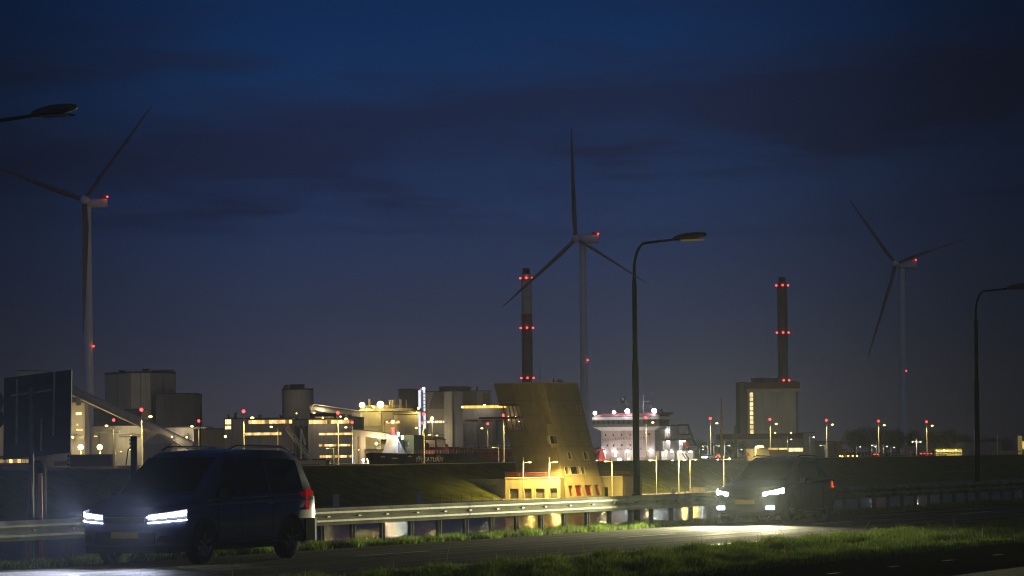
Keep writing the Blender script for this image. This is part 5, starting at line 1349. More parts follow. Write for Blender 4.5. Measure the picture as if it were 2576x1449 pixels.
for i in range(len(secs) - 1):
    for k in range(5): fs.append((i * 6 + k, i * 6 + k + 1, (i + 1) * 6 + k + 1, (i + 1) * 6 + k))
    fs.append((i * 6 + 5, i * 6, (i + 1) * 6, (i + 1) * 6 + 5))
fs += [tuple(range(6)), tuple((len(secs) - 1) * 6 + k for k in range(6))[::-1]]
hull.add(vs, fs); hull.build('hull', 'hull_dark', ship, local=True)
def sy(u, s=-375): return tof(place(u, s)) - tb
letters(ship, 'ship_name', 'YM SATURN', 1.75, (10.02, sy(1044), .45), (math.pi / 2, 0, math.pi / 2), 'letter_grey', 1.12, .35)
ls_ = sy(1112) - sy(1044)
ob = [c for c in ship.children if c.name.startswith('ship_name')][0]
wd_ = max(v.co.x for v in ob.data.vertices) - min(v.co.x for v in ob.data.vertices); ob.scale = (ls_ / wd_, 1.0, 1)
for u, dz in ((958, -.6), (985, -1.0), (990, -1.05), (1026, -.6), (1050, -.6), (1098, -.6)):
    y = sy(u, -376); MB().box(9.2, 10.06, y - .3, y + .3, zd + dz - .13, zd + dz + .13).build('fairlead', 'painted_glow', ship, local=True)  # fairleads glow by their material, lamplight painted on
# fore mast
ym = sy(990, -385)
MB().tube([(0, ym, zd), (0, ym, zd + 7), (0, ym, W(990, 1075, place(990, -385).y).z)], [.75, .65, .5], 14).build('fore_mast', 'deck_red', ship, local=True, smooth=True)
zm = W(990, 1062, place(990, -385).y).z
MB().box(-2.0, 2.0, ym - .15, ym + .15, zm - .3, zm).build('crosstree', 'deck_red', ship, local=True)
MB().ball((0.2, ym - .6, zm + .1), .42, 10, 6).build('mast_lamp', 'flood', ship, local=True)
for x in (-1.7, 1.7): MB().ball((x, ym - .3, zm + .1), .22, 8, 5).build('mast_lamp', 'orange_light', ship, local=True)
light(ship.location + NV * .5 + DV * (ym - 3) + Vector((0, 0, zm + .5)), 6000, (1, .7, .35), size=.4)
MB().tube([(0, ym, zm), (0, ym, zm + 2.6)], .08, 8).build('top_mast', 'pole_dark', ship, local=True)
y1 = sy(1000, -383)
MB().add([(-1, y1 - 3, zd), (3, y1 - 3, zd), (3, y1 + 3.0, zd), (-1, y1 + 3, zd), (0, y1 - 1.2, zd + 5.0), (2.2, y1 - 1.2, zd + 5.0), (2.2, y1 + 1.0, zd + 3.2), (0, y1 + 1.0, zd + 3.2)],
         [(0, 3, 2, 1), (4, 5, 6, 7), (0, 1, 5, 4), (1, 2, 6, 5), (2, 3, 7, 6), (3, 0, 4, 7)]).build('mast_house', 'white', ship, local=True)
for (x, y, z) in ((3.3, y1 - 2, zd + 5.2), (3.2, y1 + .5, zd + 4.4), (2.6, y1 - 6.5, zd + 4.6)):
    MB().box(x - .12, x + .12, y - .3, y + .3, z - .5, z + .5).build('deck_lamp', 'led', ship, local=True)
light(ship.location + NV * 4.4 + DV * (y1 - 2.2) + Vector((0, 0, zd + 5.6)), 1500, COOL, size=.2)
y2 = sy(1016, -385); MB().box(-4, 3.0, y2, y2 + 7, zd, zd + 5.0).build('deck_house', 'green_box', ship, local=True)
for y0, y9, h in ((sy(1003, -379), sy(1012, -379), 3.4), (sy(1020, -379), sy(1029, -379), 3.2)):
    m = MB()
    for k in range(4): yy = y0 + (y9 - y0) * k / 3; m.beam((6, yy, zd), (6, yy, zd + h), .1)
    for k in (.35, .7, 1): m.beam((6, y0, zd + h * k), (6, y9, zd + h * k), .1)
    m.build('railing', 'white', ship, local=True)
m = MB()
for k in range(26):
    yy = sy(1020, -375) + k * 1.6; m.beam((9.6, yy, zd - (1.5 if yy > 46 else 0)), (9.6, yy, zd + 1.0), .05)
m.beam((9.6, sy(1020, -375), zd + 1), (9.6, 80, zd + 1), .05); m.beam((9.6, sy(1020, -375), zd + .5), (9.6, 80, zd + .5), .05); m.build('deck_railing', 'pole_pale', ship, local=True)
# red crane posts, pipes, tank
for u, vt, rr in ((1073.5, 1114, .9), (1124.5, 1117, .6)):
    y = sy(u, -383); z = W(u, vt, place(u, -383).y).z
    MB().tube([(2, y, zd - 1.6), (2, y, zd + .5), (2, y, z - 2), (2, y, z)], [rr * .6, rr * .6, rr, rr * .6], 12).build('crane_post', 'tank_red', ship, local=True, smooth=True)
y = sy(1086, -383); z = W(1090, 1105, place(1090, -383).y).z
m = MB(); m.beam((2, sy(1068, -383), z), (2, sy(1097, -383), z), .35); m.beam((2, sy(1097, -383), z), (2, sy(1097, -383), zd), .3); m.build('gantry', 'tank_red', ship, local=True)
m = MB()
for k in range(7): 
    yy = sy(1076, -380) + k * 4.2; m.box(1, 7, yy, yy + 2.6, zd - 1.6, zd + RND.uniform(.2, 1.8))
m.build('deck_machinery', 'deck_red', ship, local=True)
m = MB()
for k, xx in enumerate((3.2, 4.2, 5.2)):
    zz = zd + .3 + .35 * k; m.tube([(xx, 40, zz), (xx, 108, zz)], .18, 8)
for k in range(14): m.beam((2.8, 42 + k * 5, zd - 1.6), (2.8, 42 + k * 5, zd + 2.0), .18); m.beam((5.6, 42 + k * 5, zd - 1.6), (5.6, 42 + k * 5, zd + 1.6), .18)
m.build('deck_pipe', 'deck_red', ship, local=True)
ytk = sy(1182, -380); rt = 2.35
pts, rad = [], []
for k in range(7):
    a = math.pi / 2 * k / 6; pts.append((4.5, ytk + rt * .75 * (1 - math.cos(a)) if False else ytk + 1.8 * (1 - math.sin(a)), 1.25)); 
pts = [(4.5, ytk + 1.9 * (1 - math.sin(math.pi / 2 * k / 6)), 1.35) for k in range(6, -1, -1)]; rad = [max(.05, rt * math.cos(math.pi / 2 * k / 6)) for k in range(6, -1, -1)]
pts += [(4.5, ytk + 60, 1.35)]; rad += [rt]
MB().tube(pts, rad, 28).build('cargo_tank', 'tank_red', ship, local=True, smooth=True)
for yy in (ytk + 8, ytk + 20, ytk + 32):
    MB().tube([(4.5, yy - .15, 1.35), (4.5, yy + .15, 1.35)], rt + .07, 28).build('tank_band', 'deck_red', ship, local=True)
m = MB()
for k in range(14): yy = ytk + 2 + k * 2.2; m.beam((4.0, yy, 3.6), (4.0, yy, 4.7), .06)
m.beam((4.0, ytk + 2, 4.7), (4.0, ytk + 32, 4.7), .07); m.beam((4.0, ytk + 2, 3.72), (4.0, ytk + 32, 3.72), .25); m.build('tank_walkway', 'pole_pale', ship, local=True)

# ------------------------------------------------------------------ white ship on the right
T0 = tof(place(1513, -398)); WID = 18.0
ws = thing('white_ship', 'floodlit white ship superstructure with a red roof, safety lettering and an orange lifeboat', 'ship', st(-398, T0, 0), ROT)
Yf = st(-389, T0).y
fx = lambda u: (u - 1513) / (1648.6 - 1513) * WID
fz = lambda v: W(1580, v, Yf).z
sy2 = lambda u: tof(place(u, -380)) - T0
sz2 = lambda u, v: W(u, v, place(u, -380).y).z
zdk = fz(1159)
yE = sy2(1706)
wall = MB()
prt = [(1522.5, 1525.5, 1091, 1096.5), (1542, 1545, 1091, 1096.5), (1563.3, 1566.3, 1091, 1096.5), (1584.5, 1587.5, 1091, 1096.5), (1604, 1607, 1091, 1096.5), (1632, 1636, 1089.5, 1095.5),
       (1526.5, 1530, 1117, 1122.5), (1542.5, 1546, 1117, 1122.5), (1563.3, 1567, 1117, 1122.5), (1585, 1588.7, 1117, 1122.5), (1605, 1608.5, 1117, 1122.5)]
def par(l, va, vb): return [((fx(a) / WID), (fx(b_) / WID), (fz(d) - fz(vb)) / (fz(va) - fz(vb)), (fz(c) - fz(vb)) / (fz(va) - fz(vb))) for a, b_, c, d in l]
allq = []
for va, vb, l, glassm in ((1078, 1108, prt[:6], 'glass_dark'), (1108, 1134, prt[6:], 'glass_dark')):
    zb_, zt_ = fz(vb), fz(va)
    allq += facade(wall, (0, 0, zb_), (WID, 0, zb_), (WID, 0, zt_), (0, 0, zt_), par(l, va, vb), (0, .15, 0))
zb_, zt_ = zdk, fz(1134)
opens = [(1514, 1524), (1541, 1552, ), (1574, 1588), (1630, 1644)]
dh = [(fx(a) / WID, fx(b_) / WID, .02, .88) for a, b_ in opens]
dq = facade(wall, (0, 0, zb_), (WID, 0, zb_), (WID, 0, zt_), (0, 0, zt_), dh, (0, 1.2, 0))
zR = fz(1074)
sideh = MB()
# starboard side with two bright open deck bays and two upper recesses
yA, yB, yC, yD = sy2(1664), sy2(1697.5), sy2(1703), sy2(1744)
def sface(mb, y0, y1, z0_, z1_, holes, inw=-2.5):
    return facade(mb, (WID, y0, z0_), (WID, y1, z0_), (WID, y1, z1_), (WID, y0, z1_), [((a - y0) / (y1 - y0), (b_ - y0) / (y1 - y0), (c - z0_) / (z1_ - z0_), (d - z0_) / (z1_ - z0_)) for a, b_, c, d in holes], (inw, 0, 0))
s1 = sface(wall, 0, sy2(1747), zdk, fz(1134), [(sy2(1649.5), sy2(1658.5), zdk + .1, fz(1136)), (yA, yB, zdk + .1, fz(1136.5)), (yC, yD, zdk + .1, fz(1136.5))])
s2 = sface(wall, 0, yE, fz(1134), fz(1106.5), [(sy2(1668), sy2(1692), fz(1131), fz(1108.5))], -2.)
s3 = sface(wall, 0, yE, fz(1106.5), fz(1074), [(sy2(1673), sy2(1682), fz(1104), fz(1082))], -2.)
wall.quad((WID, yE, fz(1134)), (0, yE, fz(1134)), (0, yE, zR), (WID, yE, zR)); wall.quad((0, yE, zdk), (0, 0, zdk), (0, 0, zR), (0, yE, zR))
wall.quad((0, 0, fz(1078)), (WID, 0, fz(1078)), (WID, yE, fz(1074)), (0, yE, fz(1074)))
wall.quad((0, yE, fz(1134)), (WID, yE, fz(1134)), (WID, sy2(1747), fz(1134)), (0, sy2(1747), fz(1134)))
wall.quad((WID, sy2(1747), zdk), (0, sy2(1747), zdk), (0, sy2(1747), fz(1134)), (WID, sy2(1747), fz(1134)))
wall.build('superstructure', 'ship_white', ws, local=True)
for q_ in allq: MB().quad(*q_).build('porthole', 'glass_dark', ws, local=True)
for q_ in dq: MB().quad(*q_).build('door', 'cabin_white', ws, local=True)
for q_, mm in zip(s1 + s2 + s3, ('win_c', 'cabin_white', 'cabin_white', 'cabin_white', 'cabin_white')): MB().quad(*q_).build('deck_opening', mm, ws, local=True)
st_m = MB()
for k in range(23): 
    xx = WID * (k + .5) / 23; st_m.box(xx - .04, xx + .04, -.06, .01, fz(1133), fz(1108.8))
for v in (1108, 1134): st_m.box(-.02, WID + .05, -.16, .01, fz(v) - .08, fz(v) + .08)
st_m.build('stiffener', 'white', ws, local=True)
# bridge deck, flare below it, windows, roof
fl = MB(); zA, zB = fz(1074), fz(1083)
fl.add([(-2.1, -1.4, zA), (WID + 2.0, -1.4, zA), (WID + 2.0, 6.2, zA), (-2.1, 6.2, zA), (.0, -.02, zB), (WID + .02, -.02, zB), (WID + .02, 5, zB), (.0, 5, zB)], [(0, 1, 2, 3), (0, 4, 5, 1), (1, 5, 6, 2), (2, 6, 7, 3), (3, 7, 4, 0)])
fl.build('bridge_flare', 'white', ws, local=True)
MB().box(-2.2, WID + 2.1, -1.5, 6.3, fz(1074) + .003, fz(1066.5)).build('bridge_parapet', 'dark_wall', ws, local=True)
brw = MB(); nb_ = 13
for k in range(nb_ + 1):
    xx = -2.0 + (WID + 4) * k / nb_; brw.beam((xx, -1.35, fz(1066.5)), (xx, -1.35, fz(1056)), .28, .2)
    if k < 8: yy = -1.3 + 7.4 * k / 7; brw.beam((WID + 2.0, yy, fz(1066.5)), (WID + 2.0, yy, fz(1056)), .22)
brw.build('window_post', 'hull_dark', ws, local=True)
MB().box(-1.9, WID + 1.9, -1.2, 6.0, fz(1066.5) + .003, fz(1056)).build('bridge_glass', 'interior', ws, local=True)
MB().box(-2.3, WID + 2.2, -1.6, 6.4, fz(1056) + .003, fz(1049)).build('bridge_roof', 'white', ws, local=True)
MB().box(-2.1, WID + 1.6, -1.3, 6.2, fz(1049) + .003, fz(1046.5)).build('roof_band', 'roof_red', ws, local=True)
MB().add([(-1.9, -1.1, fz(1046.5)), (WID + 1.0, -1.1, fz(1046.5)), (WID + 1.0, 6, fz(1046.5)), (-1.9, 6, fz(1046.5)), (.5, .5, fz(1039)), (WID - 1.5, .5, fz(1039)), (WID - 1.5, 5, fz(1039)), (.5, 5, fz(1039))], [(0, 3, 2, 1), (4, 5, 6, 7), (0, 1, 5, 4), (1, 2, 6, 5), (2, 3, 7, 6), (3, 0, 4, 7)]).build('bridge_house_roof', 'roof_red', ws, local=True)
def fit(o, w): 
    x = [v.co.x for v in o.data.vertices]; o.scale = (w / (max(x) - min(x)), 1, 1)
o1 = letters(ws, 'safety_lettering', 'SAFETY FIRST', .95, (fx(1548), -.04, fz(1105.5)), (math.pi / 2, 0, 0), 'letter_red', 1.5); fit(o1, fx(1622) - fx(1548))
o1 = letters(ws, 'safety_lettering', 'NO SMOKING', .95, (fx(1553), -.04, fz(1132)), (math.pi / 2, 0, 0), 'letter_red', 1.5); fit(o1, fx(1615) - fx(1553))
FLD = [(1503, 1038, -1.6, .75, 14000), (1551, 1036.5, -1.4, .6, 9000), (1585, 1035, -1.6, 1.0, 22000), (1650, 1035, -.8, 1.0, 22000)]
for u, v, y, rr, pw in FLD:
    x = fx(u); z = fz(v)
    f_ = MB().tube([(x, y + .35, fz(1046.5)), (x, y + .35, z - .1)], .08, 8).build('floodlight', 'lum', ws, local=True)
    MB().ball((x, y, z), rr * .72, 12, 8).build('lens', 'ship_flood', f_, local=True, smooth=True)  # glare of the floodlight put into the size of the ball
    light(MATS['white_ship'] @ Vector((x, y - .9, z + .3)), pw * .03, COOL, size=.4)
    light(MATS['white_ship'] @ Vector((x, y - .9, z)), pw * .10, COOL, 'SPOT', .3, MATS['white_ship'] @ Vector((x, y - 14, zdk - 1)), 110)
for u, v in ((1519, 1135), (1547, 1135), (1580, 1136), (1638, 1135)):
    MB().box(fx(u) - .35, fx(u) + .35, -.45, -.02, fz(v) - .2, fz(v) + .2).build('deck_lamp', 'led', ws, local=True)
    light(MATS['white_ship'] @ Vector((fx(u), -1.3, fz(v) - .2)), 90, (.95, 1, .95), size=.2)
MB().box(fx(1590) - .6, fx(1590) + .6, -9.5, -9.2, fz(1159), fz(1153)).build('deck_lamp', 'led', ws, local=True)
light(MATS['white_ship'] @ Vector((fx(1590), -8.8, fz(1156))), 1500, (1, .90, .78), size=.4)
light(MATS['white_ship'] @ Vector((fx(1530), -8.8, fz(1158))), 1100, (1, .90, .78), size=.4)
MB().box(fx(1530) - .4, fx(1530) + .4, -9.5, -9.2, fz(1160), fz(1157)).build('deck_lamp', 'led', ws, local=True)
for u, v in ((1680, 1083.5), (1681, 1110), (1675.5, 1137.5), (1690, 1137.5), (1711, 1137.5), (1737, 1138.5), (1713, 1111), (1721, 1111)):
    y = sy2(u); MB().box(WID - .3, WID + .3, y - .5, y + .5, fz(v) - .16, fz(v) + .16).build('deck_lamp', 'led', ws, local=True)
    light(MATS['white_ship'] @ Vector((WID + .9, y, fz(v) - .2)), 80, (.92, 1, .95), size=.2)
# side house tower, galleries, funnel
y0, y9 = sy2(1684), sy2(1706)
MB().box(WID - 6, WID + .3, y0, y9, fz(1131), fz(1073)).build('casing', 'ship_white', ws, local=True)
m = MB()
for k in range(5): yy = y0 - 1 + (y9 - y0 + 1) * k / 4; m.beam((WID + .1, yy, fz(1073)), (WID + .1, yy, fz(1064)), .12)
for h in (1064, 1069): m.beam((WID + .1, y0 - 1, fz(h)), (WID + .1, y9, fz(h)), .12)
m.build('railing', 'white', ws, local=True)
MB().box(WID - 2, WID + 1.2, sy2(1666), sy2(1695), fz(1107.5) - .3, fz(1106)).build('gallery', 'dark_wall', ws, local=True)
MB().box(WID - 2, WID + 1.2, sy2(1703), sy2(1728), fz(1107.5) - .3, fz(1106)).build('gallery', 'dark_wall', ws, local=True)
for y0_, y1_, va, vb, mm in ((sy2(1668), sy2(1684), 1106, 1100, 'ship_red'), (sy2(1704), sy2(1727), 1106, 1096, 'white'), (sy2(1704), sy2(1724), 1092, 1084, 'white'), (sy2(1707), sy2(1747), 1133, 1125, 'white')):
    m = MB()
    n_ = 9
    for k in range(n_): yy = y0_ + (y1_ - y0_) * k / (n_ - 1); m.beam((WID + .9, yy, fz(va)), (WID + .9, yy, fz(vb)), .1)
    for h in (0, .5, 1): zz = fz(va) + (fz(vb) - fz(va)) * h; m.beam((WID + .9, y0_, zz), (WID + .9, y1_, zz), .1)
    m.build('railing', mm, ws, local=True)
MB().box(WID - 1, WID + .8, sy2(1703), sy2(1727), fz(1095.5), fz(1091.5)).build('boat_deck', 'ship_red', ws, local=True)
MB().box(WID - 3, WID - .2, sy2(1704), sy2(1720), fz(1134), fz(1092)).build('stair_house', 'ship_white', ws, local=True)
for a, c in (((1710, 1112), (1721, 1131)), ((1716, 1112), (1727, 1131)), ((1709, 1142), (1719, 1158)), ((1716, 1142), (1726, 1157))):
    MB().beam((WID + 1.0, sy2(a[0]), fz(a[1])), (WID + 1.0, sy2(c[0]), fz(c[1])), .22).build('ladder', 'dark_wall', ws, local=True)
# lifeboat and its davit
lb = MB(); yl_ = sy2(1727); ptsb = []
a = Vector((WID - 1.0, sy2(1717), fz(1101))); c = Vector((WID - 1.0, sy2(1736), fz(1127)))
n_ = 9; pts = [a.lerp(c, k / (n_ - 1)) for k in range(n_)]; rad = [.15, .75, 1.1, 1.3, 1.4, 1.4, 1.35, 1.1, .3]
lb.tube(pts, rad, 16); lf = lb.build('lifeboat', 'orange', ws, local=True, smooth=True)
dv = MB(); P_ = lambda u, v, x=WID + .6: Vector((x, sy2(u), fz(v)))
for x in (WID + .6, WID - 3.5):
    dv.beam(P_(1703, 1069.5, x), P_(1727, 1069.5, x), .5); dv.beam(P_(1727, 1069.5, x), P_(1746, 1124, x), .5); dv.beam(P_(1746, 1118, x), P_(1717, 1094, x), .4); dv.beam(P_(1726, 1095, x), P_(1733, 1090, x), .3); dv.beam(P_(1746, 1124, x), P_(1746, 1134, x), .4)
dv.beam(P_(1727, 1069.5, WID + .6), P_(1727, 1069.5, WID - 3.5), .4); dv.build('davit', 'pole_dark', ws, local=True)
yf = sy2(1684)
fn = MB(); zf0, zf1 = fz(1066), fz(1033)
fn.box(WID - 6, WID - 2.4, yf - 1, yf + 6, zf0, zf1 - 1.0); fu = fn.build('funnel', 'black_paint', ws, local=True)
m = MB(); m.tube([(WID - 4, yf, zf1 - 1), (WID - 4.2, yf - 3, zf1 + 1.0)], .45, 10); m.tube([(WID - 4, yf + 3, zf1 - 1), (WID - 4, yf + 3, zf1 + .6)], .6, 10); m.box(WID - 5.5, WID - 2.4, yf, yf + 9, zf1 - 1.2, zf1 - .5); m.build('exhaust', 'black_paint', fu, local=True)
# hull and fore deck towards us
m = MB(); m.add([(-3, -26, -6), (21, -26, -6), (21.3, sy2(1660), -6), (-3, sy2(1660), -6), (-3, -26, zdk - .15), (21, -26, zdk - .15), (21.3, sy2(1660), zdk - .15), (-3, sy2(1660), zdk - .15)], [(0, 3, 2, 1), (4, 5, 6, 7), (0, 1, 5, 4), (1, 2, 6, 5), (2, 3, 7, 6), (3, 0, 4, 7)])
m.build('hull', 'hull_pink', ws, local=True)
MB().box(-2.5, 19.5, sy2(1660) + .01, 70, -6, zdk - .35).build('after_hull', 'hull_dark', ws, local=True)
m = MB()
for k in range(18): m.beam((20.5, -25 + k * 2.2, zdk - .1), (20.5, -25 + k * 2.2, zdk + 1.0), .07)
for h in (.35, .7, 1.0): m.beam((20.5, -25, zdk + h), (20.5, 14, zdk + h), .06)
m.build('deck_railing', 'white', ws, local=True)
m = MB(); x = fx(1527); m.tube([(x, -4, zdk - .2), (x, -4, zdk + 3.2)], [1.3, .6], 10); m.box(x - .9, x + 1.0, -4.4, -3.6, zdk + 3.2, zdk + 3.7); m.box(x - 3.5, x + 3.0, -4.6, -3.4, zdk - .2, zdk + .7); m.build('deck_crane', 'ship_red', ws, local=True)
m = MB()
for k in range(6): xx = fx(1560 + 4 * k); m.box(xx, xx + .45, -7, -6, zdk - .1, zdk + 1.1)
m.build('deck_valve', 'dark_wall', ws, local=True)
m = MB()
for (a, b_) in (((1499, 1132), (1499, 1158)), ((1512, 1132), (1512, 1158)), ((1498, 1137), (1513, 1137)), ((1498, 1132), (1513, 1130))):
    m.beam((fx(a[0]), -3, fz(a[1])), (fx(b_[0]), -3, fz(b_[1])), .18)
m.build('port_frame', 'deck_red', ws, local=True)
# mast with flag, behind the road lamp
xm = fx(1611); m = MB(); m.tube([(xm, 3, fz(1046)), (xm, 3, fz(995))], [.28, .1], 8)
for v, w in ((1010, 2.2), (1022, 3.0)): m.beam((xm - w, 3, fz(v)), (xm + w, 3, fz(v)), .1)
m.build('signal_mast', 'crane_lattice', ws, local=True)
MB().add([(xm + 1.6, 3, fz(985)), (xm + 3.4, 3.2, fz(993)), (xm + 2.9, 3.1, fz(993.5))], [(0, 1, 2)]).build('flag', 'ship_red', ws, local=True)
# deck crane boom standing up behind the bridge
m = MB(); cb = lambda u, v: Vector((fx(u), 14, fz(v)))
a, c = cb(1540, 1042), cb(1524, 1003)
for k in range(9):
    for dx in (-.7, .7):
        p = a.lerp(c, k / 9); q_ = a.lerp(c, (k + 1) / 9); m.beam(p + Vector((dx, 0, 0)), q_ + Vector((dx, 0, 0)), .16)
    m.beam(a.lerp(c, k / 9) + Vector((-.7, 0, 0)), a.lerp(c, (k + 1) / 9) + Vector((.7, 0, 0)), .1)
m.build('crane_boom', 'crane_lattice', ws, local=True)
MB().tube([cb(1525.5, 1008), cb(1522, 998)], [1.0, 1.1], 10).build('boom_head', 'crane_lattice', ws, local=True)
MB().beam(cb(1541, 1042), cb(1530, 1002), .1).build('boom_cable', 'crane_lattice', ws, local=True)

# ------------------------------------------------------------------ power hall on the right
Yp = 1440
b = block('power_hall', 'tall power hall with red top band and a lit glazed stair strip', 'building', 1881, 2008, 978, Yp, 30, 'pale_wall', rows=[(1886, 1895.5, 987.5, 1091, 1, 'stair', 0)], roofm='red_clad', lip=.1)
x0, x1 = b['_x0'], b['_x1']
z_a, z_b, z_c = W(1944, 978, Yp).z, W(1944, 985.5, Yp).z, W(1944, 962, Yp).z
MB().box(x0 - .6, x1 + .9, Yp - 1.2, Yp + 30.5, z_a + .11, z_c).build('roof_band', 'red_clad', b)
MB().box(x0 - .4, x1 + 1.4, Yp - 1.0, Yp - .02, z_b, z_a).build('cornice', 'cream', b)
fr = MB()
for k in range(1, 9):
    v = 987.5 + 103.5 * k / 9; a, c = W(1886, v, Yp - .05), W(1895.5, v, Yp - .05); fr.beam(a, c, .1, .35)
fr.build('stair_landing', 'dark_wall', b)
p = W(2000.5, 1000, Yp - .05); MB().box(p.x - .25, p.x + .1, Yp - .3, Yp - .03, W(2007, 1092, Yp).z, W(2007, 988, Yp).z).build('corner_strip', 'cream', b)
p, q_ = W(2001.5, 1000, Yp - .05), W(2007.9, 1000, Yp - .05); MB().box(p.x, q_.x, Yp - .6, Yp - .031, -.4, z_b - .02).build('side_frame', 'dark_wall', b)
b['_z1'] = z_c
for u, v, w, rd in ((1900, 951.5, 4.5, True), (1916.5, 951, 8, True), (1947, 951, 5, True), (1934, 957, 2, True), (1940, 957, 2, True), (1990, 959, 5, False)): stub(b, u, v, w, Yp + 6, m='roof', round_=rd)
block('hall_flank', 'unlit concrete flank left of the lit stair strip', 'building', 1862, 1880.5, 962.5, Yp + 2, 26, 'dark_wall')
Yq = 1330
b = block('turbine_hall', 'low hall with a red roof band and lit windows below the tall power hall', 'building', 1816, 2021, 1105, Yq, 25, 'pale_wall', rows=[(1933, 1957, 1126.5, 1136, 4, 'strip', 2), (1959, 1983, 1126.5, 1136, 4, 'win_a', 2), (1984, 2021, 1126.5, 1136, 5, 'win_c', 2)], lip=.1)
x0, x1 = b['_x0'], b['_x1']; z_a, z_c = W(1918, 1105, Yq).z, W(1918, 1091, Yq).z
MB().box(x0 - .8, x1, Yq - .8, Yq + 25, z_a + .12, z_c).build('roof_band', 'red_clad', b)
MB().box(x0 - .8, x1, Yq - .7, Yq - .02, W(1918, 1107.5, Yq).z, z_a + .1).build('cornice', 'cream', b)
block('hall_annex', 'pale end block at the right of the red roofed hall', 'building', 2021.5, 2050, 1089, Yq - 4, 20, 'pale_wall')
block('low_annex', 'long low dim building left of the bare trees', 'building', 2050, 2104, 1112, Yq + 10, 20, 'grey_wall')
block('brick_shed', 'small reddish shed at the end of the long low building', 'building', 2104, 2120, 1113, Yq + 5, 10, 'rust')
block('tiny_shed', 'tiny low hut right of the reddish shed', 'building', 2120, 2129, 1131, Yq, 8, 'grey_wall')
# slanted concrete block behind the dark car
ys_ = 880
r = thing('slanted_block', 'beige concrete block with slanted ends above the dark car', 'building', W(1906, 1150, ys_) * 1.0)
q_ = [W(1883, 1161, ys_), W(1940, 1161, ys_), W(1933, 1131, ys_), W(1877, 1131, ys_)]; dy = Vector((0, 8, 0))
for k in (0, 1): q_[k].z = -.4
MB().hexa([q_[0], q_[1], q_[1] + dy, q_[0] + dy, q_[3], q_[2], q_[2] + dy, q_[3] + dy]).build('wall', 'cream', r)
MB().beam(q_[3] + Vector((-.1, 0, .12)), q_[2] + Vector((.1, 0, .12)), .6, .22).build('coping', 'cream', r)
a = W(1933, 1131.5, ys_ + 1); c = W(1982, 1131.5, ys_ + 1); MB().box(a.x + .6, c.x, ys_ + 1, ys_ + 8, -.4, a.z).build('side_block', 'dark_wall', r)
p = W(1881, 1143, ys_ - 2); rs = thing('warning_sign', 'red bordered triangular warning sign at the slanted concrete block', 'road sign', (p.x, ys_ - 2, 0))
MB().tube([(p.x, ys_ - 2, -.3), (p.x, ys_ - 2, p.z)], .05, 8).build('post', 'pole_pale', rs)
MB().add([(p.x - .65, ys_ - 2.1, p.z - .5), (p.x + .65, ys_ - 2.1, p.z - .5), (p.x, ys_ - 2.1, p.z + .65), (p.x - .65, ys_ - 2.06, p.z - .5), (p.x + .65, ys_ - 2.06, p.z - .5), (p.x, ys_ - 2.06, p.z + .65)], [(0, 1, 2), (5, 4, 3), (0, 3, 4, 1), (1, 4, 5, 2), (2, 5, 3, 0)]).build('sign_plate', 'letter_red', rs)
light(W(1905, 1125, ys_ - 8), 3500, SODIUM, size=.3)
r = thing('block_lamp', 'short post with a box lamp in front of the slanted concrete block', 'lamp post', (W(1908, 1150, ys_ - 7).x, ys_ - 7, 0))
p = W(1906, 1124, ys_ - 7); MB().tube([(p.x - .6, ys_ - 7, -.3), (p.x - .6, ys_ - 7, p.z)], .1, 8).build('post', 'pole_pale', r); MB().box(p.x, p.x + 1.6, ys_ - 7.4, ys_ - 6.6, p.z - .3, p.z + .3).build('lamp_head', 'cream', r); MB().beam((p.x - .6, ys_ - 7, p.z), (p.x + .4, ys_ - 7, p.z), .1).build('arm', 'pole_pale', r)
# grey gabled shed, lit container shed, dark sheds
r = thing('gabled_shed', 'grey shed with a sloping roof right of the smallest turbine mast', 'building', W(2320, 1150, 1260) * 1.0)
A_, B_, C_, D_ = W(2287, 1152, 1260), W(2351, 1152, 1260), W(2351, 1112, 1260), W(2287, 1123, 1260); A_.z = B_.z = -.4; dy = Vector((0, 18, 0))
MB().hexa([A_, B_, B_ + dy, A_ + dy, D_, C_, C_ + dy, D_ + dy]).build('wall', 'blue_wall', r)
MB().beam(D_ + Vector((-.3, 9, .15)), C_ + Vector((.3, 9, .15)), 18.6, .25).build('roof', 'roof', r)
MB().quad(W(2287.5, 1134, 1259.9), W(2297, 1134, 1259.9), Vector((W(2297, 1150, 1259.9).x, 1259.9, 0)), Vector((W(2287.5, 1150, 1259.9).x, 1259.9, 0))).build('door', 'cream', r)
b = block('lit_shed', 'low shed with a brightly lit yellow green front', 'building', 2354, 2420, 1131, 1210, 10, 'tube_yellow', rows=[(2356, 2385, 1141, 1149, 1, 'win_dim', 0)])
x, zz = b['_x0'], b['_z1']
light(W(2375, 1136, 1200), 5200, (1, .82, .2), size=.3); light(W(2405, 1136, 1200), 4200, (1, .82, .2), size=.3)
wall_lamp('small lamp above the left half of the lit shed front', 2375, 1132.5, 1208, rr=.22); wall_lamp('small lamp above the right half of the lit shed front', 2405, 1132.5, 1208, rr=.22)
MB().beam(W(2354, 1134, 1208), W(2372, 1139, 1208), .5, .3).build('awning', 'cream', b)
block('dark_shed', 'dark windowless shed between the grey shed and the lit shed', 'building', 2340, 2354, 1134, 1215, 10, 'black_paint')
block('far_shed', 'large dim blue grey shed behind the last road lamp', 'building', 2424, 2520, 1112, 1330, 20, 'blue_wall')
block('edge_building', 'narrow lit building slice at the right picture edge', 'building', 2571, 2640, 1096, 1200, 10, 'tube_yellow', rows=[(2572.5, 2575, 1110, 1130, 1, 'win_a', 0), (2580, 2630, 1110, 1130, 4, 'win_a', 0)])

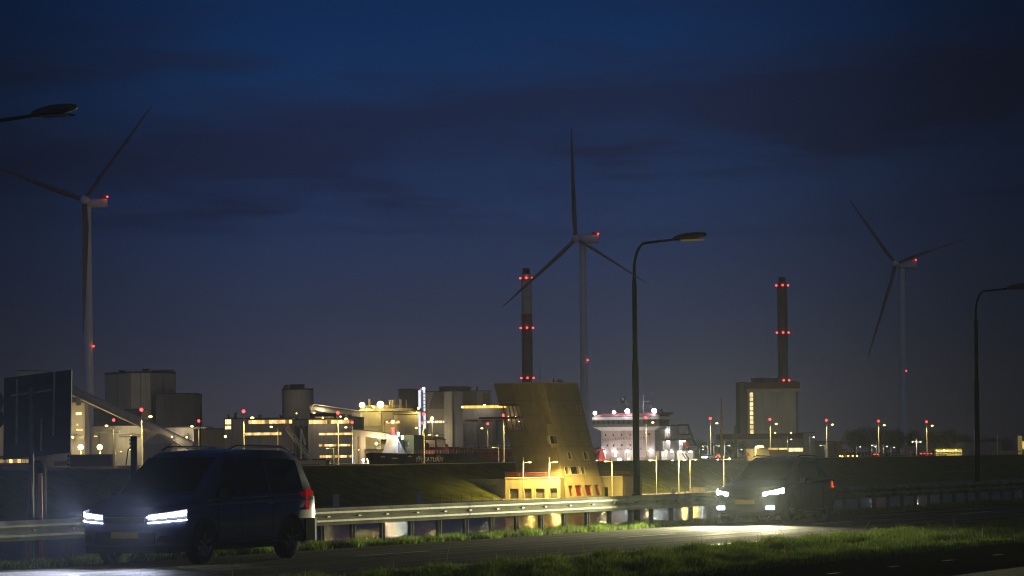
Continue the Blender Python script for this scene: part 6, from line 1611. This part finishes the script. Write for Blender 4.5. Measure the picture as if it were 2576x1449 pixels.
# ------------------------------------------------------------------ red and white barrier on the crest
m, t, o = nt('barrier_stripes'); N, L = t.nodes, t.links
bs = N.new('ShaderNodeBsdfPrincipled'); L.new(bs.outputs[0], o.inputs[0]); tcn = N.new('ShaderNodeTexCoord'); sp = N.new('ShaderNodeSeparateXYZ'); L.new(tcn.outputs['Object'], sp.inputs[0])
mm_ = N.new('ShaderNodeMath'); mm_.operation = 'MODULO'; L.new(sp.outputs['Y'], mm_.inputs[0]); mm_.inputs[1].default_value = 3.4
g2 = N.new('ShaderNodeMath'); g2.operation = 'GREATER_THAN'; L.new(mm_.outputs[0], g2.inputs[0]); g2.inputs[1].default_value = 1.7
mx = N.new('ShaderNodeMix'); mx.data_type = 'RGBA'; L.new(g2.outputs[0], mx.inputs['Factor']); mx.inputs['A'].default_value = (.62, .58, .55, 1); mx.inputs['B'].default_value = (.45, .03, .03, 1)
L.new(mx.outputs['Result'], bs.inputs['Base Color']); M['stripes'] = m
ta, tb_ = tof(place(2164, -342)), tof(place(2680, -342))
r = thing('plank_barrier', 'long red and white striped plank barrier along the crest at the right', 'barrier', st(-342, ta, 0), ROT)
k = 0; yy = 0
while yy < tb_ - ta:
    for zc in (.62, 1.15): MB().box(-.03, .03, yy + .05, yy + 5.95, zc - .15, zc + .15).build('plank', 'stripes', r, local=True)
    MB().box(-.12, -.035, yy - .06, yy + .06, -.2, 1.35).build('post', 'pole_dark', r, local=True); yy += 6
for u in (2234, 2299): 
    p = place(u, -339.5, -.2); tag(MB().box(p.x - .3, p.x + .3, p.y, p.y + .5, -.4, 1.0).build('bollard', 'pole_dark'), 'dark bollard in front of the striped barrier, ' + ('left of the turbine mast' if u < 2250 else 'right of the turbine mast'), 'bollard', 'dark bollards on the crest')

# ------------------------------------------------------------------ parked and passing cars far away
def small_car(label, u, s, rz, m, lamps=None, v=1158):
    p = place(u, s, 0); r = thing('parked_car', label, 'car', p, rz, 'cars far off along the lock')
    pr = [(-2.1, .35), (-2.1, .8), (-1.9, .95), (-1.1, 1.0), (-.5, 1.42), (1.0, 1.45), (1.7, 1.0), (2.1, .92), (2.15, .4)]
    mb = MB(); n_ = len(pr); lo = [(x, -.85, z) for x, z in pr]; hi = [(x, .85, z) for x, z in pr]; mb.add(lo + hi, [tuple(range(n_)), tuple(range(n_, 2 * n_))[::-1]] + [(k, n_ + k, n_ + (k + 1) % n_, (k + 1) % n_) for k in range(n_)])
    mb.build('body', m, r, local=True)
    for x in (-1.3, 1.35):
        for y in (-.86, .66): MB().tube([(x, y, .32), (x, y + .2, .32)], .32, 14).build('wheel', 'tyre', r, local=True)
    MB().box(-.95, 1.3, -.872, .872, 1.03, 1.33).build('window', 'glass_dark', r, local=True)
    if lamps:
        for y in (-.6, .6):
            if 'w' in lamps: MB().box(-2.16, -2.08, y - .22, y + .22, .6, .85).build('headlight', 'led', r, local=True)
            if 'r' in lamps: MB().box(2.13, 2.2, y - .25, y + .25, .65, .9).build('tail_light', 'red_light', r, local=True)
    return r
small_car('white car with lit headlights between the white ship and a tall lamp', 1779, -347, ROT + math.pi / 2, 'white', 'w')
light(place(1779, -347, 1.0) + Vector((-2, -4.5, .3)), 600, COOL, size=.3)
small_car('car with red tail lights at the foot of the rusty mast', 1813, -347, ROT - math.pi / 2, 'red_dark', 'r')
small_car('car with a red tail light left of the tall lamp by the turbine', 2203, -350, -1.6, 'red_dark', 'r')
small_car('car with red tail lights behind the barrier under the grey shed', 2320, -352, -1.6, 'black_paint', 'r')
small_car('car with red tail lights behind the barrier just right of a tall lamp', 2337, -353, -1.6, 'black_paint', 'r')
for i, (u, v) in enumerate(((2113, 1147), (2119, 1148), (2134, 1147), (2145, 1147), (2156, 1147))):
    wall_lamp(['low orange lamp at the foot of the reddish shed', 'second low orange lamp beside the reddish shed', 'low orange lamp before the tiny hut', 'low orange lamp right of the tiny hut', 'last low orange lamp before the bare trees'][i], u, v, 1250, m='orange_light', rr=.3, power=500, col=(1, .45, .1), name='low_lamp', cat='lamp', group='low orange lamps near the reddish shed', post=-.2)
for u, vt, lab in ((172, 1140, 'black and white striped post under the right edge of the big road sign'), (1805, 1149, 'dark striped post right of the rusty mast'), (2436, 1133, 'black and white striped post right of the lit shed')):
    p = place(u, -349, 0); zt_ = W(u, vt, p.y).z; r = thing('striped_post', lab, 'post', p, 0, 'black and white striped posts')
    n_ = 8
    for k in range(n_): MB().tube([(p.x, p.y, zt_ * k / n_), (p.x, p.y, zt_ * (k + .98) / n_)], .22, 8).build('band', 'white' if k % 2 else 'black_paint', r)

# ------------------------------------------------------------------ bare winter trees
def tree(label, u, Y, vtop, wpx, seed, group='bare trees beyond the lock'):
    rg = np.random.default_rng(seed); p = W(u, 1150, Y); H = W(u, vtop, Y).z; Wd = wpx / F * Y / 2
    r = thing('bare_tree', label, 'tree', (p.x, Y, 0), 0, group)
    tk = MB(); tk.tube([(p.x, Y, -.3), (p.x + .2, Y, H * .3), (p.x, Y, H * .62)], [H * .028, H * .02, H * .009], 8)
    ends = []
    for k in range(16):
        a = rg.uniform(0, 6.28); h0 = rg.uniform(.18, .58) * H; rr = Wd * rg.uniform(.5, .95); h1 = min(H * .95, h0 + rg.uniform(.15, .4) * H)
        mid = Vector((p.x + math.cos(a) * rr * .5, Y + math.sin(a) * rr * .5, h0 + (h1 - h0) * .35)); e = Vector((p.x + math.cos(a) * rr, Y + math.sin(a) * rr, h1))
        tk.tube([(p.x, Y, h0), mid, e], [H * .010, H * .007, H * .003], 5, caps=False); ends += [e, mid]
    tk.build('trunk', 'bark', r)
    n_ = 5200; lumps = rg.normal(size=(16, 3)) * .45
    d_ = rg.normal(size=(n_, 3)); d_ /= np.linalg.norm(d_, axis=1)[:, None]; rad = rg.uniform(.15, 1, n_) ** .45
    bump = 1 + .22 * np.sin(d_[:, 0] * 5 + seed) * np.cos(d_[:, 2] * 6 + seed * 2) + .15 * rg.normal(size=n_)
    c = d_ * (rad * bump)[:, None] * np.array([Wd, Wd, H * .40]) + np.array([p.x, Y, H * .58])
    ln = rg.uniform(.35, .95, n_) * H * .045; di = d_ * .6 + rg.normal(size=(n_, 3)) * .5 + np.array([0, 0, .5]); di /= np.linalg.norm(di, axis=1)[:, None]
    sdv = np.cross(di, rg.normal(size=(n_, 3))); sdv /= np.linalg.norm(sdv, axis=1)[:, None]
    w = (ln * .16)[:, None]; A = c - sdv * w; B = c + sdv * w; C = c + di * ln[:, None] * 1.6
    V = np.stack([A, B, C], 1).reshape(-1, 3)
    mb = MB(); mb.v = [tuple(x) for x in V.tolist()]; mb.f = [(3 * k, 3 * k + 1, 3 * k + 2) for k in range(n_)]
    mb.build('crown', 'twigs', r)
TR = [(1500, 1500, 1122, 40, 'dark tree mostly hidden behind the white ship bow'), (1762, 1400, 1106, 52, 'bare tree just right of the white ship stern'), (1800, 1380, 1112, 44, 'bare tree behind the rusty mast'), (1838, 1320, 1106, 34, 'round bare tree in front of the red roofed hall'),
      (1868, 1310, 1110, 30, 'dark bush like tree left of the slanted block'), (1826, 1290, 1128, 40, 'low dark tree below the red roofed hall'), (2150, 1550, 1078, 62, 'first tall bare tree right of the reddish shed'), (2188, 1570, 1073, 66, 'tall bare tree behind the tall lamp left of the turbine'), (2228, 1560, 1076, 58, 'tall bare tree filling the gap left of the turbine mast'),
      (2258, 1575, 1080, 44, 'bare tree touching the left side of the turbine mast'), (2300, 1580, 1080, 48, 'bare tree above the grey gabled shed'), (2345, 1560, 1086, 52, 'bare tree right of the last tall lamp'), (2385, 1590, 1078, 60, 'bare tree behind the lit shed'), (2425, 1570, 1092, 50, 'dim bare tree left of the thin dark post'),
      (2490, 1600, 1096, 50, 'dim bare tree right of the last road lamp'), (2530, 1590, 1102, 50, 'dim low bare tree near the right picture edge'), (1740, 1420, 1122, 30, 'small bare tree behind the lifeboat davit')]
for i, (u, Y, v, w, lab) in enumerate(TR): tree(lab, u, Y, v, w, 40 + i)

# ------------------------------------------------------------------ evening haze over the harbour
m, t, o = nt('haze'); pv = t.nodes.new('ShaderNodeVolumePrincipled'); t.links.new(pv.outputs[0], o.inputs['Volume'])
pv.inputs['Color'].default_value = (.78, .88, 1, 1); pv.inputs['Density'].default_value = HAZE; pv.inputs['Anisotropy'].default_value = .72
M['haze'] = m
if HAZE: structure('haze', MB().box(-700, 900, -30, 2100, -20, 190), 'haze')['kind'] = 'stuff'

# ------------------------------------------------------------------ render settings
SC.view_settings.view_transform = 'Standard'; SC.view_settings.look = 'None'; SC.view_settings.exposure = 0; SC.view_settings.gamma = 1
SC.render.engine = 'CYCLES'
SC.cycles.use_denoising = True
try: SC.cycles.denoiser = 'OPENIMAGEDENOISE'
except Exception: pass
SC.cycles.sample_clamp_indirect = 3.0
SC.cycles.max_bounces = 6; SC.cycles.diffuse_bounces = 3; SC.cycles.glossy_bounces = 3; SC.cycles.caustics_reflective = False; SC.cycles.caustics_refractive = False
SC.cycles.use_light_tree = True
SC.cycles.filter_width = 1.15
for o_ in bpy.data.objects:
    if '_root' in o_: del o_['_root']
    for k_ in ('_x0', '_x1', '_z1', '_y'):
        if k_ in o_: del o_[k_]
